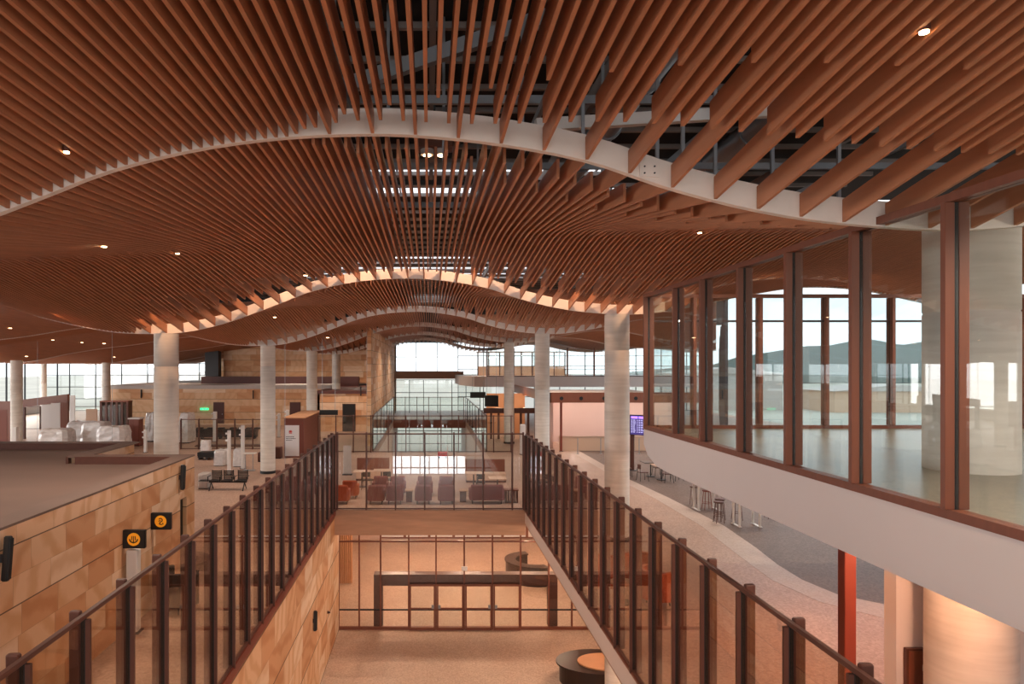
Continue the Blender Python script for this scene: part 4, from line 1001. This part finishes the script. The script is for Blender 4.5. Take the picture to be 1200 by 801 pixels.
# ------------------------------------------------------------------ outside
mb = MB().box(-400, 400, -200, 900, Z0-.6, Z0-.35); S('ground', mb, 'ground_out')
hb = MB(); n = 60; vs = []
for j, (yy, hh) in enumerate([(420, 0), (470, 1), (560, .6)]):
    for i in range(n+1):
        x = 130+520*i/n; k = (14+5*math.sin(x*.017+1)+2.5*math.sin(x*.05)+1.2*math.sin(x*.13))*min(1, i/14)
        vs.append((x, yy, Z0+k*hh*1.25+(9 if hh else 0)*min(1, i/14)))
fs = [[j*(n+1)+i, j*(n+1)+i+1, (j+1)*(n+1)+i+1, (j+1)*(n+1)+i] for j in range(2) for i in range(n)]
hb.poly(vs, fs, True); S('hills', hb, 'hill_green')
for i, (x, y, w, h, mt, lb) in enumerate([(30, 150, 30, 7, 'white_metal', 'long white shed outside beyond the glazed room'), (75, 170, 26, 9, 'roof_grey', 'grey shed outside at the right'), (-60, 190, 50, 8, 'roof_grey', 'long grey shed outside the left windows'), (110, 160, 30, 5, 'tan_panel', 'low tan shed outside at the far right')]):
    t = thing('airfield_shed', lb, 'building', (x, y, Z0-.35)); MB().box(-w/2, w/2, 0, 14, 0, h).build('walls', t, mt); MB().prism([(-w/2-.5, h), (w/2+.5, h), (0, h+1.6)], -.5, 14.5, 'y').build('roof', t, 'roof_grey')

# rear of the hall behind the camera
mb = MB().box(-46, -9, -14.3, -14, Z0, ZR).box(9, 24, -14.3, -14, Z0, ZR); S('wall_rear', mb, 'plaster')
mb = MB().box(24, 24.2, -14, 17, Z2, EYE-.6); S('wall_east', mb, 'plaster')
mb = MB().box(-46.2, -46, -14, 85, 0, 1.0).box(-46.2, -46, -14, 85, 7.5, ZR); S('wall_west', mb, 'plaster')
w = thing('window_30', None, None, (0, 0, 0)); w['kind'] = 'structure'
for i in range(21): MB().box(-9+.9*i-.05, -9+.9*i+.05, -13.85, -13.75, Z0, EYE+3).build('mullion', w, 'timber')
for z in (-4.4, -3.2, -.6, 1.5, 4): MB().box(-9, 9, -13.85, -13.75, z-.05, z+.05).build('transom', w, 'timber')
w = thing('window_31', None, None, (0, 0, 0)); w['kind'] = 'structure'
for i in range(30): MB().box(-46.15, -46.0, -14+3.4*i-.06, -14+3.4*i+.06, 1, 7.5).build('mullion', w, 'mullion_dark')

# ------------------------------------------------------------------ light
wd = bpy.data.worlds.new('sky'); bpy.context.scene.world = wd; wd.use_nodes = True
t = wd.node_tree; t.nodes.clear()
o = N(t, 'ShaderNodeOutputWorld'); bg = N(t, 'ShaderNodeBackground'); L(t, bg.outputs[0], o.inputs[0])
tc = N(t, 'ShaderNodeTexCoord'); nz = N(t, 'ShaderNodeTexNoise'); nz.inputs['Scale'].default_value = 3; nz.inputs['Detail'].default_value = 5
mp = N(t, 'ShaderNodeMapping'); mp.inputs['Scale'].default_value = (1, 1, 4); L(t, tc.outputs['Generated'], mp.inputs[0]); L(t, mp.outputs[0], nz.inputs['Vector'])
rp = N(t, 'ShaderNodeValToRGB'); rp.color_ramp.elements[0].position = .35; rp.color_ramp.elements[1].position = .7
rp.color_ramp.elements[0].color = (.72, .80, .88, 1); rp.color_ramp.elements[1].color = (1, 1, 1, 1)
L(t, nz.outputs[0], rp.inputs[0]); L(t, rp.outputs[0], bg.inputs[0]); bg.inputs['Strength'].default_value = .85

def area(name, loc, rot, sx, sy, power, c=(1, 1, 1)):
    l = bpy.data.lights.new(name, 'AREA'); l.shape = 'RECTANGLE'; l.size = sx; l.size_y = sy; l.energy = power; l.color = c
    o = bpy.data.objects.new(name, l); C.objects.link(o); o.location = loc; o.rotation_euler = rot; return o
H = math.pi/2
area('rear_fill_area', (0, -13.9, 5.6), (H, 0, 0), 18, 9, 700, (1, .95, .9))  # added fill panel behind the camera, above the low rear window
area('daylight_low_rear_window', (-.1, -13.9, -4.1), (H, 0, 0), 7.2, 1.8, 110, (.9, .95, 1))           # faces +y
area('west_fill_area', (-45.5, 35, 4.2), (H, 0, -H), 90, 6, 4200, (1, .96, .92))      # faces +x; unseen fill added to light the hall from the left
#area('daylight_east_window', (33.5, 30, 6), (H, 0, H), 70, 4, 1500, (1, .96, .92))
# grid of bare spots added below the battens to brighten the hall
def pt(name, loc, power, c, r=.25, spot=None):
    l = bpy.data.lights.new(name, 'SPOT' if spot else 'POINT'); l.energy = power; l.color = c; l.shadow_soft_size = .04
    if spot: l.spot_size = spot; l.spot_blend = .9
    o = bpy.data.objects.new(name, l); C.objects.link(o); o.location = loc; return o
WARM = (1, .66, .42)
for x in (-14, -7, -1, 7, 13):
    for y in (6, 15, 28.5, 42, 56, 69):
        if x == -1 and y in (6,): continue
        pt('ceiling_fill_spot', (x, y, ceil_z(x, y)-.05), 400, (1, .82, .67), .15, 2.5)
for x in (-26, -36):
    for y in (42, 56, 69): pt('ceiling_fill_spot', (x, y, ceil_z(x, y)-.05), 260, (1, .8, .62), .15, 2.5)
# lower level lamps
for x, y in ((-1.5, 31), (1.5, 31), (4.5, 31), (-1.5, 37), (2.5, 37), (7, 37), (6.5, 24), (6.5, 18), (6.5, 11)):
    pt('soffit_lamp', (x, y, -.75), 135, (1, .68, .47), .2)
# warm spots hidden in the void washing the second white band and the batten ends
for x in (-11, -8, -5, -2, 1, 4, 7):
    o = pt('cove_spot', (x, 20.2, ceil_z(x, 20.2)+.9), 75, (1, .55, .3), .1, 2.4); o.rotation_euler = (math.radians(62), 0, 0)
# lamps under the upper slab and in the glazed room, shop and lounge
for x, y in ((6.3, 6.5), (7.0, 9), (7.2, 13.5), (11, 14)): pt('soffit_lamp', (x, y, 3.05), 75, (1, .5, .28), .15)
for x, y in ((9, 5.5), (12, 9.5), (16, 14)): pt('room_lamp', (x, y, EYE+1.6), 40, (1, .8, .62), .15)
for x in (10, 14, 18): pt('shop_lamp', (x, 47, 3.1), 85, (1, .88, .8), .2)
for x in (5.5, 7.5): pt('shop_lamp', (x, 54, 2.8), 40, (1, .7, .48), .2)

# ------------------------------------------------------------------ camera
cd = bpy.data.cameras.new('camera'); cam = bpy.data.objects.new('camera', cd); C.objects.link(cam)
cam.location = (0, 0, EYE); cam.rotation_euler = (H, 0, 0)
cd.sensor_width = 36; cd.lens = 24; cd.clip_end = 2000; cd.clip_start = .05
cd.shift_x = (600-VX)/1200; cd.shift_y = -(400.5-VY)/1200
sc = bpy.context.scene; sc.camera = cam
sc.view_settings.view_transform = 'Standard'; sc.view_settings.look = 'None'; sc.view_settings.gamma = 1; sc.view_settings.exposure = 1.32
sc.view_settings.use_curve_mapping = False
sc.cycles.max_bounces = 8; sc.cycles.diffuse_bounces = 4; sc.cycles.glossy_bounces = 4; sc.cycles.transparent_max_bounces = 48
sc.cycles.sample_clamp_indirect = 4; sc.cycles.use_denoising = True; sc.cycles.caustics_reflective = False; sc.cycles.caustics_refractive = False
